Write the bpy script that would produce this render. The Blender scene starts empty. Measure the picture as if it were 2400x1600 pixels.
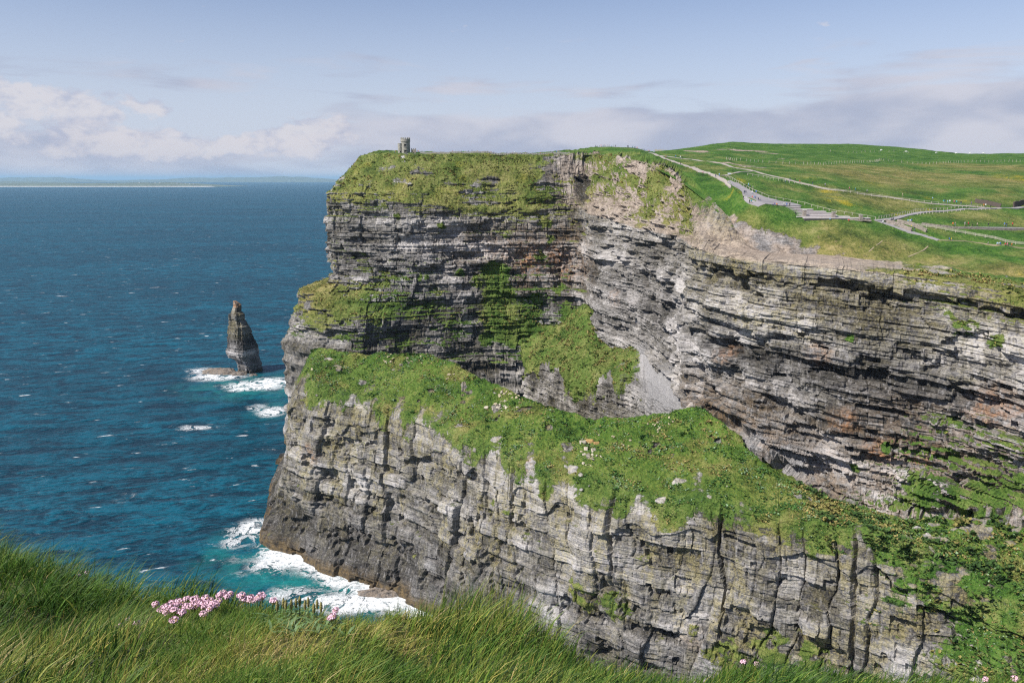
import bpy, bmesh, math, random
import numpy as np
from mathutils import Vector, Matrix, Euler
from mathutils.bvhtree import BVHTree

R = math.radians
random.seed(7)
rng = np.random.default_rng(7)
scene = bpy.context.scene
C = scene.collection

# ------------------------------------------------------------------ camera
EYE = 175.0                       # metres above the sea
PITCH = R(11.54)
FPX = 1867.0                      # focal length in units of a 2400 px wide frame
cam_d = bpy.data.cameras.new('camera')
cam_d.sensor_width = 36.0
cam_d.lens = 36.0 * FPX / 2400.0
cam_d.clip_start = 0.05
cam_d.clip_end = 400000.0
cam = bpy.data.objects.new('camera', cam_d)
cam.location = (0, 0, EYE)
cam.rotation_euler = (R(90) - PITCH, 0, 0)
C.objects.link(cam)
scene.camera = cam

# ------------------------------------------------------------------ light
SUN_EL = R(47)
SUN_DIR = Vector((-0.86, -0.51, 0)).normalized()          # horizontal direction towards the sun
sun_vec = Vector((SUN_DIR.x * math.cos(SUN_EL), SUN_DIR.y * math.cos(SUN_EL), math.sin(SUN_EL)))
sun_d = bpy.data.lights.new('sun', 'SUN')
sun_d.energy = 5.0
sun_d.angle = R(0.5)
sun_d.color = (1.0, 0.955, 0.88)
sun = bpy.data.objects.new('sun', sun_d)
sun.rotation_euler = sun_vec.to_track_quat('Z', 'Y').to_euler()
sun.location = (-300, -150, 600)
C.objects.link(sun)

scene.view_settings.view_transform = 'Standard'
scene.view_settings.look = 'None'
scene.view_settings.gamma = 1.0
scene.view_settings.exposure = 0.45
scene.view_settings.use_curve_mapping = False
scene.cycles.max_bounces = 6
scene.cycles.diffuse_bounces = 2
scene.cycles.glossy_bounces = 2
scene.cycles.transmission_bounces = 2
scene.cycles.volume_bounces = 0
scene.cycles.use_denoising = False
scene.cycles.denoiser = 'OPENIMAGEDENOISE'
scene.cycles.denoising_prefilter = 'ACCURATE'
scene.cycles.denoising_input_passes = 'RGB_ALBEDO_NORMAL'
scene.cycles.pixel_filter_type = 'BLACKMAN_HARRIS'
scene.cycles.filter_width = 1.25

# ---- node helpers
class NT:
    def __init__(self, tree):
        self.t = tree; self.n = tree.nodes; self.l = tree.links
    def new(self, kind, **kw):
        n = self.n.new(kind)
        for k, v in kw.items():
            setattr(n, k, v)
        return n
    def put(self, sock, v):
        if hasattr(v, 'is_output') or isinstance(v, bpy.types.NodeSocket):
            self.l.new(v, sock)
        else:
            if isinstance(v, (tuple, list)) and len(v) == 3 and sock.type == 'RGBA':
                v = (*v, 1)
            sock.default_value = v
    def math(self, op, a, b=None, c=None, clamp=False):
        n = self.new('ShaderNodeMath', operation=op, use_clamp=clamp)
        self.put(n.inputs[0], a)
        if b is not None: self.put(n.inputs[1], b)
        if c is not None: self.put(n.inputs[2], c)
        return n.outputs[0]
    def vmath(self, op, a, b=None):
        n = self.new('ShaderNodeVectorMath', operation=op)
        self.put(n.inputs[0], a)
        if b is not None: self.put(n.inputs[1], b)
        return n.outputs[0]
    def mix(self, f, a, b, mode='MIX'):
        n = self.new('ShaderNodeMix', data_type='RGBA', blend_type=mode)
        self.put(n.inputs[0], f); self.put(n.inputs[6], a); self.put(n.inputs[7], b)
        return n.outputs[2]
    def noise(self, vec, scale, detail=3, rough=0.55, dist=0.0, out=0):
        n = self.new('ShaderNodeTexNoise')
        if vec is not None: self.put(n.inputs['Vector'], vec)
        self.put(n.inputs['Scale'], scale); self.put(n.inputs['Detail'], detail)
        self.put(n.inputs['Roughness'], rough); self.put(n.inputs['Distortion'], dist)
        return n.outputs[out]
    def range(self, v, a, b, c=0.0, d=1.0, smooth=True):
        n = self.new('ShaderNodeMapRange', interpolation_type='SMOOTHSTEP' if smooth else 'LINEAR')
        n.clamp = True
        for i, x in enumerate((v, a, b, c, d)): self.put(n.inputs[i], x)
        return n.outputs[0]
    def ramp(self, v, stops):
        n = self.new('ShaderNodeValToRGB')
        e = n.color_ramp.elements
        while len(e) < len(stops): e.new(0.5)
        for i, (p, c) in enumerate(stops):
            e[i].position = p; e[i].color = (*c, 1)
        self.put(n.inputs[0], v)
        return n.outputs[0]
    def scale3(self, vec, s):
        return self.vmath('MULTIPLY', vec, s)

# ------------------------------------------------------------------ sky
world = bpy.data.worlds.new('World')
scene.world = world
world.use_nodes = True
wt = NT(world.node_tree)
for n in list(wt.n): wt.n.remove(n)
sky = wt.new('ShaderNodeTexSky', sky_type='NISHITA')
sky.sun_disc = False
sky.sun_elevation = SUN_EL
sky.sun_rotation = math.atan2(SUN_DIR.x, SUN_DIR.y)
sky.altitude = 175
sky.air_density = 1.0
sky.dust_density = 0.6
sky.ozone_density = 2.5
tc = wt.new('ShaderNodeTexCoord')
sep = wt.new('ShaderNodeSeparateXYZ'); wt.l.new(tc.outputs['Generated'], sep.inputs[0])
az = wt.math('ARCTAN2', sep.outputs[0], sep.outputs[1])
el = wt.math('ARCSINE', sep.outputs[2])
azd = wt.math('MULTIPLY', az, 180 / math.pi)
eld = wt.math('MULTIPLY', el, 180 / math.pi)
def sky_vec(kx, ky, ox=0.0):
    cmb = wt.new('ShaderNodeCombineXYZ')
    wt.put(cmb.inputs[0], wt.math('MULTIPLY', azd, kx)); wt.put(cmb.inputs[1], wt.math('MULTIPLY', eld, ky)); cmb.inputs[2].default_value = ox
    return cmb.outputs[0]
def bank(a0, e0, ra, re, amp):
    # a bank of cloud standing in one direction of the sky
    x = wt.math('DIVIDE', wt.math('SUBTRACT', azd, a0), ra)
    y = wt.math('DIVIDE', wt.math('SUBTRACT', eld, e0), re)
    d = wt.math('ADD', wt.math('MULTIPLY', x, x), wt.math('MULTIPLY', y, y))
    return wt.math('MULTIPLY', wt.math('SUBTRACT', 1.0, wt.math('MINIMUM', d, 1.0)), amp)
def add(*xs):
    r = xs[0]
    for x in xs[1:]: r = wt.math('ADD', r, x)
    return r
n_cum = wt.noise(sky_vec(0.42, 0.75, 3.1), 1.0, 7, 0.58, 0.3)
n_str = wt.noise(sky_vec(0.085, 0.62, 8.7), 1.0, 6, 0.55, 0.4)
n_soft = wt.noise(sky_vec(0.12, 0.35, 1.3), 1.0, 5, 0.5, 0.2)
# heaped banks over the sea
cum = add(n_cum, bank(-33, 4.3, 13, 2.4, 0.38), bank(-24.5, 2.1, 8, 1.25, 0.38), bank(-14.8, 2.3, 5.5, 1.5, 0.42),
          bank(-12.8, 3.9, 2.8, 1.3, 0.30), bank(-30, 1.0, 14, 1.2, 0.12))
cum_a = wt.range(cum, 0.66, 0.80)
# long flat layers over the land and everywhere low down
lowband = wt.range(eld, 5.0, 0.4, 0.0, 0.22)
strat = add(wt.math('MULTIPLY', n_str, wt.range(eld, 11.0, 6.5, 0.72, 1.0)), bank(3, 2.9, 16, 2.0, 0.30), bank(26, 3.6, 16, 2.9, 0.40), lowband)
str_a = wt.range(strat, 0.52, 0.72)
veil = wt.range(eld, 15.0, 0.0, 0.0, 0.95)
skycol = wt.new('ShaderNodeHueSaturation')
wt.put(skycol.inputs['Saturation'], 0.95); wt.put(skycol.inputs['Value'], 1.38)
wt.l.new(sky.outputs[0], skycol.inputs['Color'])
tinted = wt.mix(1.0, skycol.outputs[0], (1.06, 0.98, 1.05), 'MULTIPLY')
base = wt.mix(wt.math('MULTIPLY', veil, 0.9), tinted, (7.2, 7.8, 9.4))
s_shade = wt.range(n_soft, 0.35, 0.65)
str_c = wt.mix(s_shade, (4.8, 5.2, 6.8), (7.6, 7.5, 8.4))
c1 = wt.mix(wt.math('MULTIPLY', str_a, 0.82), base, str_c)
# light tops, greyer feet: one noise read a little higher than the other
n_cum_up = wt.noise(sky_vec(0.42, 0.75, 3.1 + 0.35), 1.3, 6, 0.6, 0.3)
c_sh = wt.range(wt.math('ADD', wt.math('SUBTRACT', cum, 0.62), wt.math('MULTIPLY', wt.math('SUBTRACT', n_cum_up, 0.5), 1.6)), -0.12, 0.34)
cum_c = wt.mix(c_sh, (5.8, 6.0, 7.5), (8.9, 8.4, 8.7))
c2 = wt.mix(wt.math('MULTIPLY', cum_a, 0.72), c1, cum_c)
bg = wt.new('ShaderNodeBackground'); wt.l.new(c2, bg.inputs[0]); bg.inputs[1].default_value = 0.062
wo = wt.new('ShaderNodeOutputWorld'); wt.l.new(bg.outputs[0], wo.inputs[0])

# ------------------------------------------------------------------ numeric helpers
CP, SP = math.cos(PITCH), math.sin(PITCH)
def W(px, py, Y):
    """point at forward distance Y on the sight line through a 2400x1600 frame position"""
    r = (px - 1200.0) / FPX; u = (800.0 - py) / FPX
    t = Y / (CP + u * SP)
    return np.array([r * t, Y, EYE + t * (-SP + u * CP)])
def WZ(px, py, Z):
    r = (px - 1200.0) / FPX; u = (800.0 - py) / FPX
    t = (Z - EYE) / (-SP + u * CP)
    return np.array([r * t, t * (CP + u * SP), Z])
def project(P):
    x, y, z = P[..., 0], P[..., 1], P[..., 2] - EYE
    d = y * CP - z * SP; up = y * SP + z * CP
    return 1200 + FPX * x / d, 800 - FPX * up / d

def _h(ix, iy, iz, seed):
    with np.errstate(over='ignore'):
        n = (ix.astype(np.uint32) * np.uint32(374761393) + iy.astype(np.uint32) * np.uint32(668265263)
             + iz.astype(np.uint32) * np.uint32(2246822519) + np.uint32((seed * 3266489917) & 0xffffffff))
        n = (n ^ (n >> np.uint32(13))) * np.uint32(1274126177)
        n = (n ^ (n >> np.uint32(16))) * np.uint32(2654435761)
        n = n ^ (n >> np.uint32(15))
    return n.astype(np.float64) / 4294967295.0
def rnd(i, j=0, seed=0):
    i = np.asarray(i); j = np.asarray(j) + np.zeros_like(i)
    return _h(i.astype(np.int64), j.astype(np.int64), np.zeros_like(i).astype(np.int64), seed)
def vnoise(x, y=0.0, z=0.0, seed=0):
    x, y, z = np.broadcast_arrays(np.asarray(x, float), np.asarray(y, float), np.asarray(z, float))
    xi, yi, zi = np.floor(x), np.floor(y), np.floor(z)
    fx, fy, fz = x - xi, y - yi, z - zi
    fx = fx * fx * (3 - 2 * fx); fy = fy * fy * (3 - 2 * fy); fz = fz * fz * (3 - 2 * fz)
    xi = xi.astype(np.int64); yi = yi.astype(np.int64); zi = zi.astype(np.int64)
    def c(a, b, d): return _h(xi + a, yi + b, zi + d, seed)
    x00 = c(0,0,0) * (1 - fx) + c(1,0,0) * fx; x10 = c(0,1,0) * (1 - fx) + c(1,1,0) * fx
    x01 = c(0,0,1) * (1 - fx) + c(1,0,1) * fx; x11 = c(0,1,1) * (1 - fx) + c(1,1,1) * fx
    y0 = x00 * (1 - fy) + x10 * fy; y1 = x01 * (1 - fy) + x11 * fy
    return (y0 * (1 - fz) + y1 * fz) * 2 - 1
def fbm(x, y=0.0, z=0.0, seed=0, o=3):
    s = 0; a = 1.0; t = 0
    for k in range(o):
        s = s + a * vnoise(np.asarray(x) * 2 ** k, np.asarray(y) * 2 ** k, np.asarray(z) * 2 ** k, seed + k * 11)
        t += a; a *= 0.5
    return s / t
def sstep(x, a, b):
    t = np.clip((x - a) / (b - a), 0, 1)
    return t * t * (3 - 2 * t)

def layers(z, lo, hi, seed):
    r = np.random.default_rng(seed)
    b = -60 + np.cumsum(r.uniform(lo, hi, int(400 / ((lo + hi) / 2)) + 5))
    i = np.searchsorted(b, z)
    i = np.clip(i, 1, len(b) - 1)
    th = b[i] - b[i - 1]
    return i, (z - b[i - 1]) / th, th

def strata(s, z, seed, beds=(2.5, 7.0), thin=(0.6, 1.5), k_bed=1.0, k_blk=1.0, k_thin=1.0, k_col=0.0, colw=4.5):
    """depth of layered, jointed rock at arc length s and height z: beds, blocks, thin layers, columns"""
    zz = z + 1.0 * vnoise(s / 50.0, 0, 0, seed) + 0.14 * vnoise(s / 9.0, z / 30.0, 0, seed + 1)
    i1, f1, t1 = layers(zz, beds[0], beds[1], seed)
    a = rnd(i1, 1, seed) * 2 - 1
    b = vnoise(s / 17.0, i1 * 7.13, 0, seed + 2) + 0.5 * vnoise(s / 6.0, i1 * 3.3, 0, seed + 12)
    w = 3.0 + 9 * rnd(i1, 2, seed)
    q = s / w + rnd(i1, 3, seed) * 10 + 0.45 * vnoise(s / 7.0, zz / 8.0, 0, seed + 3)
    cell = np.floor(q); fr = q - cell
    blk = rnd(i1, cell, seed + 4) * 2 - 1
    i2, f2, t2 = layers(zz + 0.10 * vnoise(s / 5, 0, 0, seed + 5), thin[0], thin[1], seed + 9)
    a2 = rnd(i2, 1, seed + 5) * 2 - 1
    b2 = vnoise(s / 6.5, i2 * 3.71, 0, seed + 15)
    w2 = 1.0 + 3.2 * rnd(i2, 2, seed + 5)
    q2 = s / w2 + rnd(i2, 3, seed) * 9 + 0.4 * vnoise(s / 3.0, i2 * 1.7, 0, seed + 16)
    c2 = np.floor(q2)
    blk2 = rnd(i2, c2, seed + 6) * 2 - 1
    d = k_bed * (1.25 * a + 0.75 * b) + k_blk * 0.6 * blk + k_thin * (0.46 * a2 + 0.32 * b2 + 0.32 * blk2)
    # open joints and bedding planes
    d = d - k_blk * 0.55 * sstep(np.abs(fr - 0.5), 0.44, 0.5) * (rnd(i1, cell + 77, seed) > 0.45)
    d = d - k_thin * 0.40 * sstep(np.abs(f2 - 0.5), 0.34, 0.5) * (0.4 + 0.6 * rnd(i2, 17, seed))
    # buttresses and columns between joints that run through many beds
    tone_c = 0
    if k_col > 0:
        qc = s / colw + 1.5 * vnoise(s / (colw * 4.2), z / 70.0, 0, seed + 7) + 0.16 * vnoise(z / 6.0, s / 30, 0, seed + 8)
        cc = np.floor(qc); fc = qc - cc
        grp = np.floor(i1 / (1.0 + np.floor(3 * rnd(cc, 5, seed))))
        col = 1.1 * (rnd(cc, 9, seed + 7) * 2 - 1) + 0.9 * (rnd(cc, grp, seed + 8) * 2 - 1)
        crack = sstep(np.abs(fc - 0.5), 0.42, 0.5)
        deep = (rnd(cc, 3, seed + 1) > 0.84) * (0.5 + 0.5 * vnoise(z / 15.0, cc * 3.1, 0, seed + 21))
        d = d + k_col * (0.95 * col - crack * (0.3 + 2.8 * deep))
        tone_c = 0.14 * (rnd(cc, grp, seed + 18) * 2 - 1)
    tone = 0.45 + 0.13 * a + 0.08 * blk + 0.10 * (rnd(i2, 7, seed) * 2 - 1) + 0.08 * blk2 + 0.20 * vnoise(s / 12.0, z / 7.0, 0, seed + 30) + 0.16 * vnoise(s / 40.0, z / 22.0, 0, seed + 31) + tone_c
    return d, tone, i1, blk

def interp_rows(t, T, P):
    """non-uniform Catmull-Rom through P[c] at T[c], evaluated at t"""
    P = np.asarray(P, float); n = len(T)
    m = np.zeros_like(P)
    for i in range(n):
        if i == 0: m[i] = (P[1] - P[0]) / (T[1] - T[0])
        elif i == n - 1: m[i] = (P[-1] - P[-2]) / (T[-1] - T[-2])
        else:
            d0 = (P[i] - P[i-1]) / (T[i] - T[i-1]); d1 = (P[i+1] - P[i]) / (T[i+1] - T[i])
            h0, h1 = T[i] - T[i-1], T[i+1] - T[i]
            m[i] = (d0 * h1 + d1 * h0) / (h0 + h1)
    k = np.clip(np.searchsorted(T, t, side='right') - 1, 0, n - 2)
    h = (np.asarray(T)[k + 1] - np.asarray(T)[k]); x = (t - np.asarray(T)[k]) / h
    sh = (-1,) + (1,) * (P.ndim - 1)
    x = x.reshape(sh); h = h.reshape(sh)
    return ((2*x**3 - 3*x**2 + 1) * P[k] + (x**3 - 2*x**2 + x) * h * m[k]
            + (-2*x**3 + 3*x**2) * P[k+1] + (x**3 - x**2) * h * m[k+1])

def loft(cols, ref_row, spacing, nv, chans=None):
    """cols[c][r] world points -> dense grid G[nu][nv][3], arc length S[nu], row parameter V[nv]; chans: (nc, nr, k)"""
    P = np.array(cols, float)
    T = np.concatenate([[0], np.cumsum(np.linalg.norm(np.diff(P[:, ref_row, :2], axis=0), axis=1))])
    # sample density per interval
    us = []
    for i in range(len(T) - 1):
        sp = spacing[i] if isinstance(spacing, (list, tuple)) else spacing
        n = max(2, int((T[i+1] - T[i]) / sp))
        us.append(np.linspace(T[i], T[i+1], n, endpoint=False))
    us = np.concatenate(us + [np.array([T[-1]])])
    Q = interp_rows(us, T, P)
    vs = []
    for j, n in enumerate(nv):
        vs.append(j + np.linspace(0, 1, n, endpoint=False))
    vs = np.concatenate(vs + [np.array([float(len(nv))])])
    k = np.clip(np.floor(vs).astype(int), 0, P.shape[1] - 2); f = (vs - k)[None, :, None]
    G = Q[:, k] * (1 - f) + Q[:, k + 1] * f
    out = None
    if chans is not None:
        ch = np.array(chans, float)
        kk = np.clip(np.searchsorted(T, us, side='right') - 1, 0, len(T) - 2)
        x = ((us - T[kk]) / (T[kk + 1] - T[kk]))[:, None, None]
        D = ch[kk] * (1 - x) + ch[kk + 1] * x
        out = D[:, k] * (1 - f) + D[:, k + 1] * f
    return G, us, vs, out, T

def grid_normals(G):
    du = np.gradient(G, axis=0); dv = np.gradient(G, axis=1)
    n = -np.cross(du, dv)
    return n / np.maximum(np.linalg.norm(n, axis=2, keepdims=True), 1e-9)

def mesh_from(name, verts, faces_flat, counts, attrs=None, smooth=False):
    me = bpy.data.meshes.new(name)
    nv = len(verts); nf = len(counts)
    me.vertices.add(nv); me.vertices.foreach_set('co', np.ascontiguousarray(verts, dtype=np.float32).ravel())
    me.loops.add(len(faces_flat)); me.loops.foreach_set('vertex_index', np.ascontiguousarray(faces_flat, dtype=np.int32))
    me.polygons.add(nf)
    st = np.concatenate([[0], np.cumsum(counts)[:-1]]).astype(np.int32)
    me.polygons.foreach_set('loop_start', st)
    me.polygons.foreach_set('use_smooth', np.full(nf, smooth, dtype=bool))
    if attrs:
        for k, a in attrs.items():
            at = me.attributes.new(k, 'FLOAT_COLOR', 'POINT')
            full = np.ones((nv, 4), dtype=np.float32); full[:, :a.shape[1]] = a
            at.data.foreach_set('color', full.ravel())
    me.update(calc_edges=True)
    return me
def grid_mesh(name, G, attrs=None, smooth=False):
    nu, nv = G.shape[:2]
    idx = np.arange(nu * nv).reshape(nu, nv)
    q = np.stack([idx[:-1, :-1], idx[:-1, 1:], idx[1:, 1:], idx[1:, :-1]], axis=-1).reshape(-1, 4)
    at = {k: a.reshape(nu * nv, -1) for k, a in (attrs or {}).items()}
    return mesh_from(name, G.reshape(-1, 3), q.ravel(), np.full(len(q), 4), at, smooth)

def link(name, me, mats=None, parent=None):
    o = bpy.data.objects.new(name, me)
    C.objects.link(o)
    if mats is not None:
        for m in (mats if isinstance(mats, (list, tuple)) else [mats]): me.materials.append(m)
    if parent is not None: o.parent = parent
    return o
def empty(name, loc=(0, 0, 0), rz=0.0):
    o = bpy.data.objects.new(name, None)
    o.empty_display_size = 0.3
    o.location = loc; o.rotation_euler = (0, 0, rz); C.objects.link(o)
    return o
def tag(o, label, cat, group=None):
    o['label'] = label; o['category'] = cat
    if group: o['group'] = group
    return o
def struct(o, label=None):
    o['kind'] = 'structure'
    if label: o['label'] = label
    return o
def bm_mesh(name, bm, smooth=False):
    me = bpy.data.meshes.new(name); bm.to_mesh(me); bm.free()
    if smooth:
        me.polygons.foreach_set('use_smooth', np.ones(len(me.polygons), dtype=bool))
    return me
def bm_box(bm, c, s, rz=0.0, rot=None):
    m = Matrix.Translation(c) @ (rot.to_matrix().to_4x4() if rot is not None else Matrix.Rotation(rz, 4, 'Z')) @ Matrix.Diagonal((s[0], s[1], s[2], 1))
    return bmesh.ops.create_cube(bm, size=1.0, matrix=m)
def bm_bar(bm, a, b, w, h):
    a = Vector(a); b = Vector(b); d = b - a
    q = d.to_track_quat('X', 'Z')
    m = Matrix.Translation((a + b) / 2) @ q.to_matrix().to_4x4() @ Matrix.Diagonal((d.length, w, h, 1))
    return bmesh.ops.create_cube(bm, size=1.0, matrix=m)

# ------------------------------------------------------------------ materials
def new_mat(name):
    m = bpy.data.materials.new(name); m.use_nodes = True
    t = NT(m.node_tree)
    for n in list(t.n): t.n.remove(n)
    out = t.new('ShaderNodeOutputMaterial')
    return m, t, out
def simple(name, col, rough=0.8, var=0.15, scale=3.0, bump=0.0):
    m, t, out = new_mat(name)
    p = t.new('ShaderNodeBsdfPrincipled'); p.inputs['Roughness'].default_value = rough
    geo = t.new('ShaderNodeNewGeometry')
    n = t.noise(geo.outputs['Position'], scale, 4, 0.6)
    k = t.range(n, 0.25, 0.75, 1 - var, 1 + var, False)
    c = t.vmath('MULTIPLY', tuple(col), k)
    t.l.new(c, p.inputs['Base Color'])
    if bump:
        b = t.new('ShaderNodeBump'); b.inputs['Strength'].default_value = bump; b.inputs['Distance'].default_value = 0.05
        t.l.new(n, b.inputs['Height']); t.l.new(b.outputs[0], p.inputs['Normal'])
    t.l.new(p.outputs[0], out.inputs[0])
    return m

def terrain_material():
    m, t, out = new_mat('cliff_ground')
    geo = t.new('ShaderNodeNewGeometry'); pos = geo.outputs['Position']
    def attr(n):
        a = t.new('ShaderNodeAttribute', attribute_name=n); s = t.new('ShaderNodeSeparateColor')
        t.l.new(a.outputs['Color'], s.inputs[0]); return s.outputs
    veg, tone, tan = attr('mask'); stain, wet, soil = attr('mask2'); lush, yel, scree = attr('mask3')
    def cen(v, k): return t.math('MULTIPLY', t.math('SUBTRACT', v, 0.5), k)
    n1 = t.noise(t.scale3(pos, (0.30, 0.30, 1.5)), 1.0, 4, 0.7)       # bedding grain
    n3 = t.noise(pos, 1.7, 3, 0.65)
    n4 = t.noise(pos, 0.42, 4, 0.65)
    vs = t.noise(t.scale3(pos, (0.9, 0.9, 0.07)), 1.0, 3, 0.6)        # run-off streaks down the face
    mid = t.noise(pos, 0.075, 4, 0.65)
    # rock
    tv = t.math('ADD', t.math('ADD', tone, cen(n1, 0.9)), t.math('ADD', cen(n3, 0.75), cen(n4, 0.35)))
    rock = t.ramp(tv, [(0.06, (0.030, 0.028, 0.027)), (0.32, (0.092, 0.087, 0.084)), (0.58, (0.215, 0.204, 0.198)), (0.90, (0.47, 0.445, 0.435))])
    rock = t.mix(t.math('MULTIPLY', t.range(vs, 0.55, 0.70), 0.40), rock, (0.42, 0.40, 0.395))
    rock = t.mix(t.math('MULTIPLY', t.range(vs, 0.45, 0.30), 0.45), rock, (0.075, 0.07, 0.068))
    tf = t.math('MULTIPLY', tan, t.range(t.math('ADD', n4, cen(n3, 0.7)), 0.36, 0.60), clamp=True)
    tanc = t.mix(t.range(n3, .3, .7), (0.185, 0.160, 0.052), (0.37, 0.31, 0.13))
    rock = t.mix(t.math('MULTIPLY', tf, .52), rock, tanc)
    rock = t.mix(t.math('MULTIPLY', stain, t.range(n4, 0.36, 0.62), clamp=True), rock, t.mix(n3, (0.22, 0.10, 0.05), (0.44, 0.24, 0.12)))
    rock = t.mix(t.math('MULTIPLY', scree, 0.85, clamp=True), rock, t.mix(t.range(n3, .3, .7), (0.16, 0.16, 0.165), (0.33, 0.32, 0.32)))
    soilc = t.mix(t.range(t.math('ADD', n4, cen(n3, .6)), 0.3, 0.7), (0.16, 0.122, 0.092), (0.43, 0.345, 0.275))
    rock = t.mix(t.math('MULTIPLY', soil, t.range(t.math('ADD', soil, n4), 0.55, 1.0), clamp=True), rock, soilc)
    rock = t.mix(t.math('MULTIPLY', wet, 0.9, clamp=True), rock, t.mix(t.range(n4, .3, .7), (0.04, 0.034, 0.028), (0.16, 0.11, 0.05)))
    # plants
    fine = t.noise(pos, 0.62, 4, 0.78)
    gv = t.math('ADD', fine, t.math('ADD', cen(mid, 1.1), cen(n3, .5)))
    g1 = t.ramp(gv, [(0.16, (0.040, 0.055, 0.014)), (0.36, (0.115, 0.128, 0.030)), (0.52, (0.215, 0.195, 0.060)), (0.68, (0.310, 0.260, 0.105)), (0.88, (0.43, 0.35, 0.18))])
    g2 = t.ramp(gv, [(0.18, (0.016, 0.048, 0.008)), (0.40, (0.042, 0.112, 0.015)), (0.58, (0.080, 0.165, 0.025)), (0.85, (0.185, 0.215, 0.060))])
    green = t.mix(lush, g1, g2)
    green = t.mix(t.math('MULTIPLY', yel, t.range(n3, 0.40, 0.60), clamp=True), green, (0.50, 0.36, 0.012))
    bare = t.range(t.math('ADD', n4, t.math('MULTIPLY', lush, -0.16)), 0.60, 0.68)
    green = t.mix(t.math('MULTIPLY', bare, 0.75), green, (0.21, 0.155, 0.09))
    vf = t.range(t.math('ADD', veg, cen(t.math('ADD', t.math('MULTIPLY', fine, .6), t.math('MULTIPLY', n4, .4)), 1.3)), 0.42, 0.56)
    col = t.mix(vf, rock, green)
    p = t.new('ShaderNodeBsdfPrincipled'); p.inputs['Roughness'].default_value = 0.92
    p.inputs['Specular IOR Level'].default_value = 0.2
    t.l.new(col, p.inputs['Base Color'])
    hr = t.math('ADD', t.math('MULTIPLY', n1, 1.1), t.math('MULTIPLY', n3, 0.45))
    hv = t.math('MULTIPLY', fine, 2.2)
    hmix = t.new('ShaderNodeMix', data_type='FLOAT'); t.put(hmix.inputs[0], vf); t.put(hmix.inputs[2], hr); t.put(hmix.inputs[3], hv)
    b = t.new('ShaderNodeBump'); b.inputs['Strength'].default_value = 0.85; b.inputs['Distance'].default_value = 1.0
    t.l.new(hmix.outputs[0], b.inputs['Height']); t.l.new(b.outputs[0], p.inputs['Normal'])
    t.l.new(p.outputs[0], out.inputs[0])
    return m
M_TERRAIN = terrain_material()

# ------------------------------------------------------------------ main cliff (upper wall)
def zsea(px, Y):       # frame row where the sea surface lies at forward distance Y
    k = -EYE / Y
    u = (k * CP + SP) / (CP - k * SP)
    return 800 - u * FPX
def col_px(rows):      # rows of (px, py, Y)
    return [W(*r) for r in rows]
A = []
A.append([np.array(p, float) for p in [(-20, 700, 190), (-62, 690, 189), (-80, 668, 160), (-80, 665, 132), (-80, 662, 108), (-96, 650, 101), (-100, 648, 62), (-102, 646, -4)]])
A.append([np.array(p, float) for p in [(-62, 620, 191), (-88, 610, 188), (-108, 596, 160), (-112, 592, 134), (-112, 588, 110), (-136, 572, 102), (-142, 568, 62), (-144, 566, -4)]])
acols = [
 [(900,352,590),(842,366,562),(768,462,533),(766,560,531),(774,655,525),(716,690,507),(682,800,502)],
 [(900,354,580),(872,361,552),(858,468,522),(858,560,520),(868,655,515),(826,742,488),(816,830,485)],
 [(965,356,575),(962,362,546),(958,476,516),(958,575,513),(962,690,506),(944,738,500),(938,830,495)],
 [(1095,357,580),(1098,362,550),(1098,486,522),(1098,590,518),(1098,700,511),(1100,740,508),(1100,850,503)],
 [(1228,359,585),(1230,364,553),(1228,492,528),(1228,600,524),(1232,720,518),(1232,760,514),(1232,860,508)],
 [(1318,352,590),(1322,362,555),(1330,482,534),(1342,612,526),(1352,722,515),(1354,762,510),(1346,870,500)],
 [(1420,347,605),(1404,356,552),(1393,505,490),(1398,610,474),(1398,740,462),(1402,790,458),(1418,880,450)],
 [(1530,364,500),(1520,380,468),(1500,534,430),(1496,622,425),(1490,720,420),(1490,780,416),(1500,880,405)],
 [(1606,408,420),(1592,418,408),(1598,556,362),(1596,660,357),(1590,760,351),(1588,800,348),(1585,900,338)],
 [(1700,500,352),(1672,560,336),(1655,588,312),(1645,700,309),(1632,800,306),(1628,850,304),(1622,950,300)],
 [(1772,584,325),(1770,588,318),(1750,607,287),(1750,720,283),(1745,820,280),(1740,870,278),(1735,985,273)],
 [(1962,598,315),(1960,603,308),(1960,628,272),(1955,750,266),(1945,870,260),(1945,930,257),(1940,1180,246)],
 [(2202,628,290),(2200,634,284),(2200,655,258),(2200,790,250),(2195,920,243),(2195,980,240),(2185,1190,230)],
 [(2402,656,268),(2400,664,262),(2400,690,243),(2400,830,233),(2400,980,224),(2400,1040,221),(2400,1195,212)],
 [(2660,690,245),(2655,700,238),(2650,735,220),(2650,890,209),(2650,1050,199),(2650,1110,196),(2650,1270,188)],
 [(3000,730,220),(3000,745,212),(3000,790,192),(3000,960,180),(3000,1130,170),(3000,1190,167),(3000,1350,160)],
]
for rows in acols:
    c = col_px(rows)
    b = c[-1].copy(); n = np.array([-0.5, -0.5]); b[:2] += n * 2; b[2] = -4.0
    A.append(c + [b])
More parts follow.
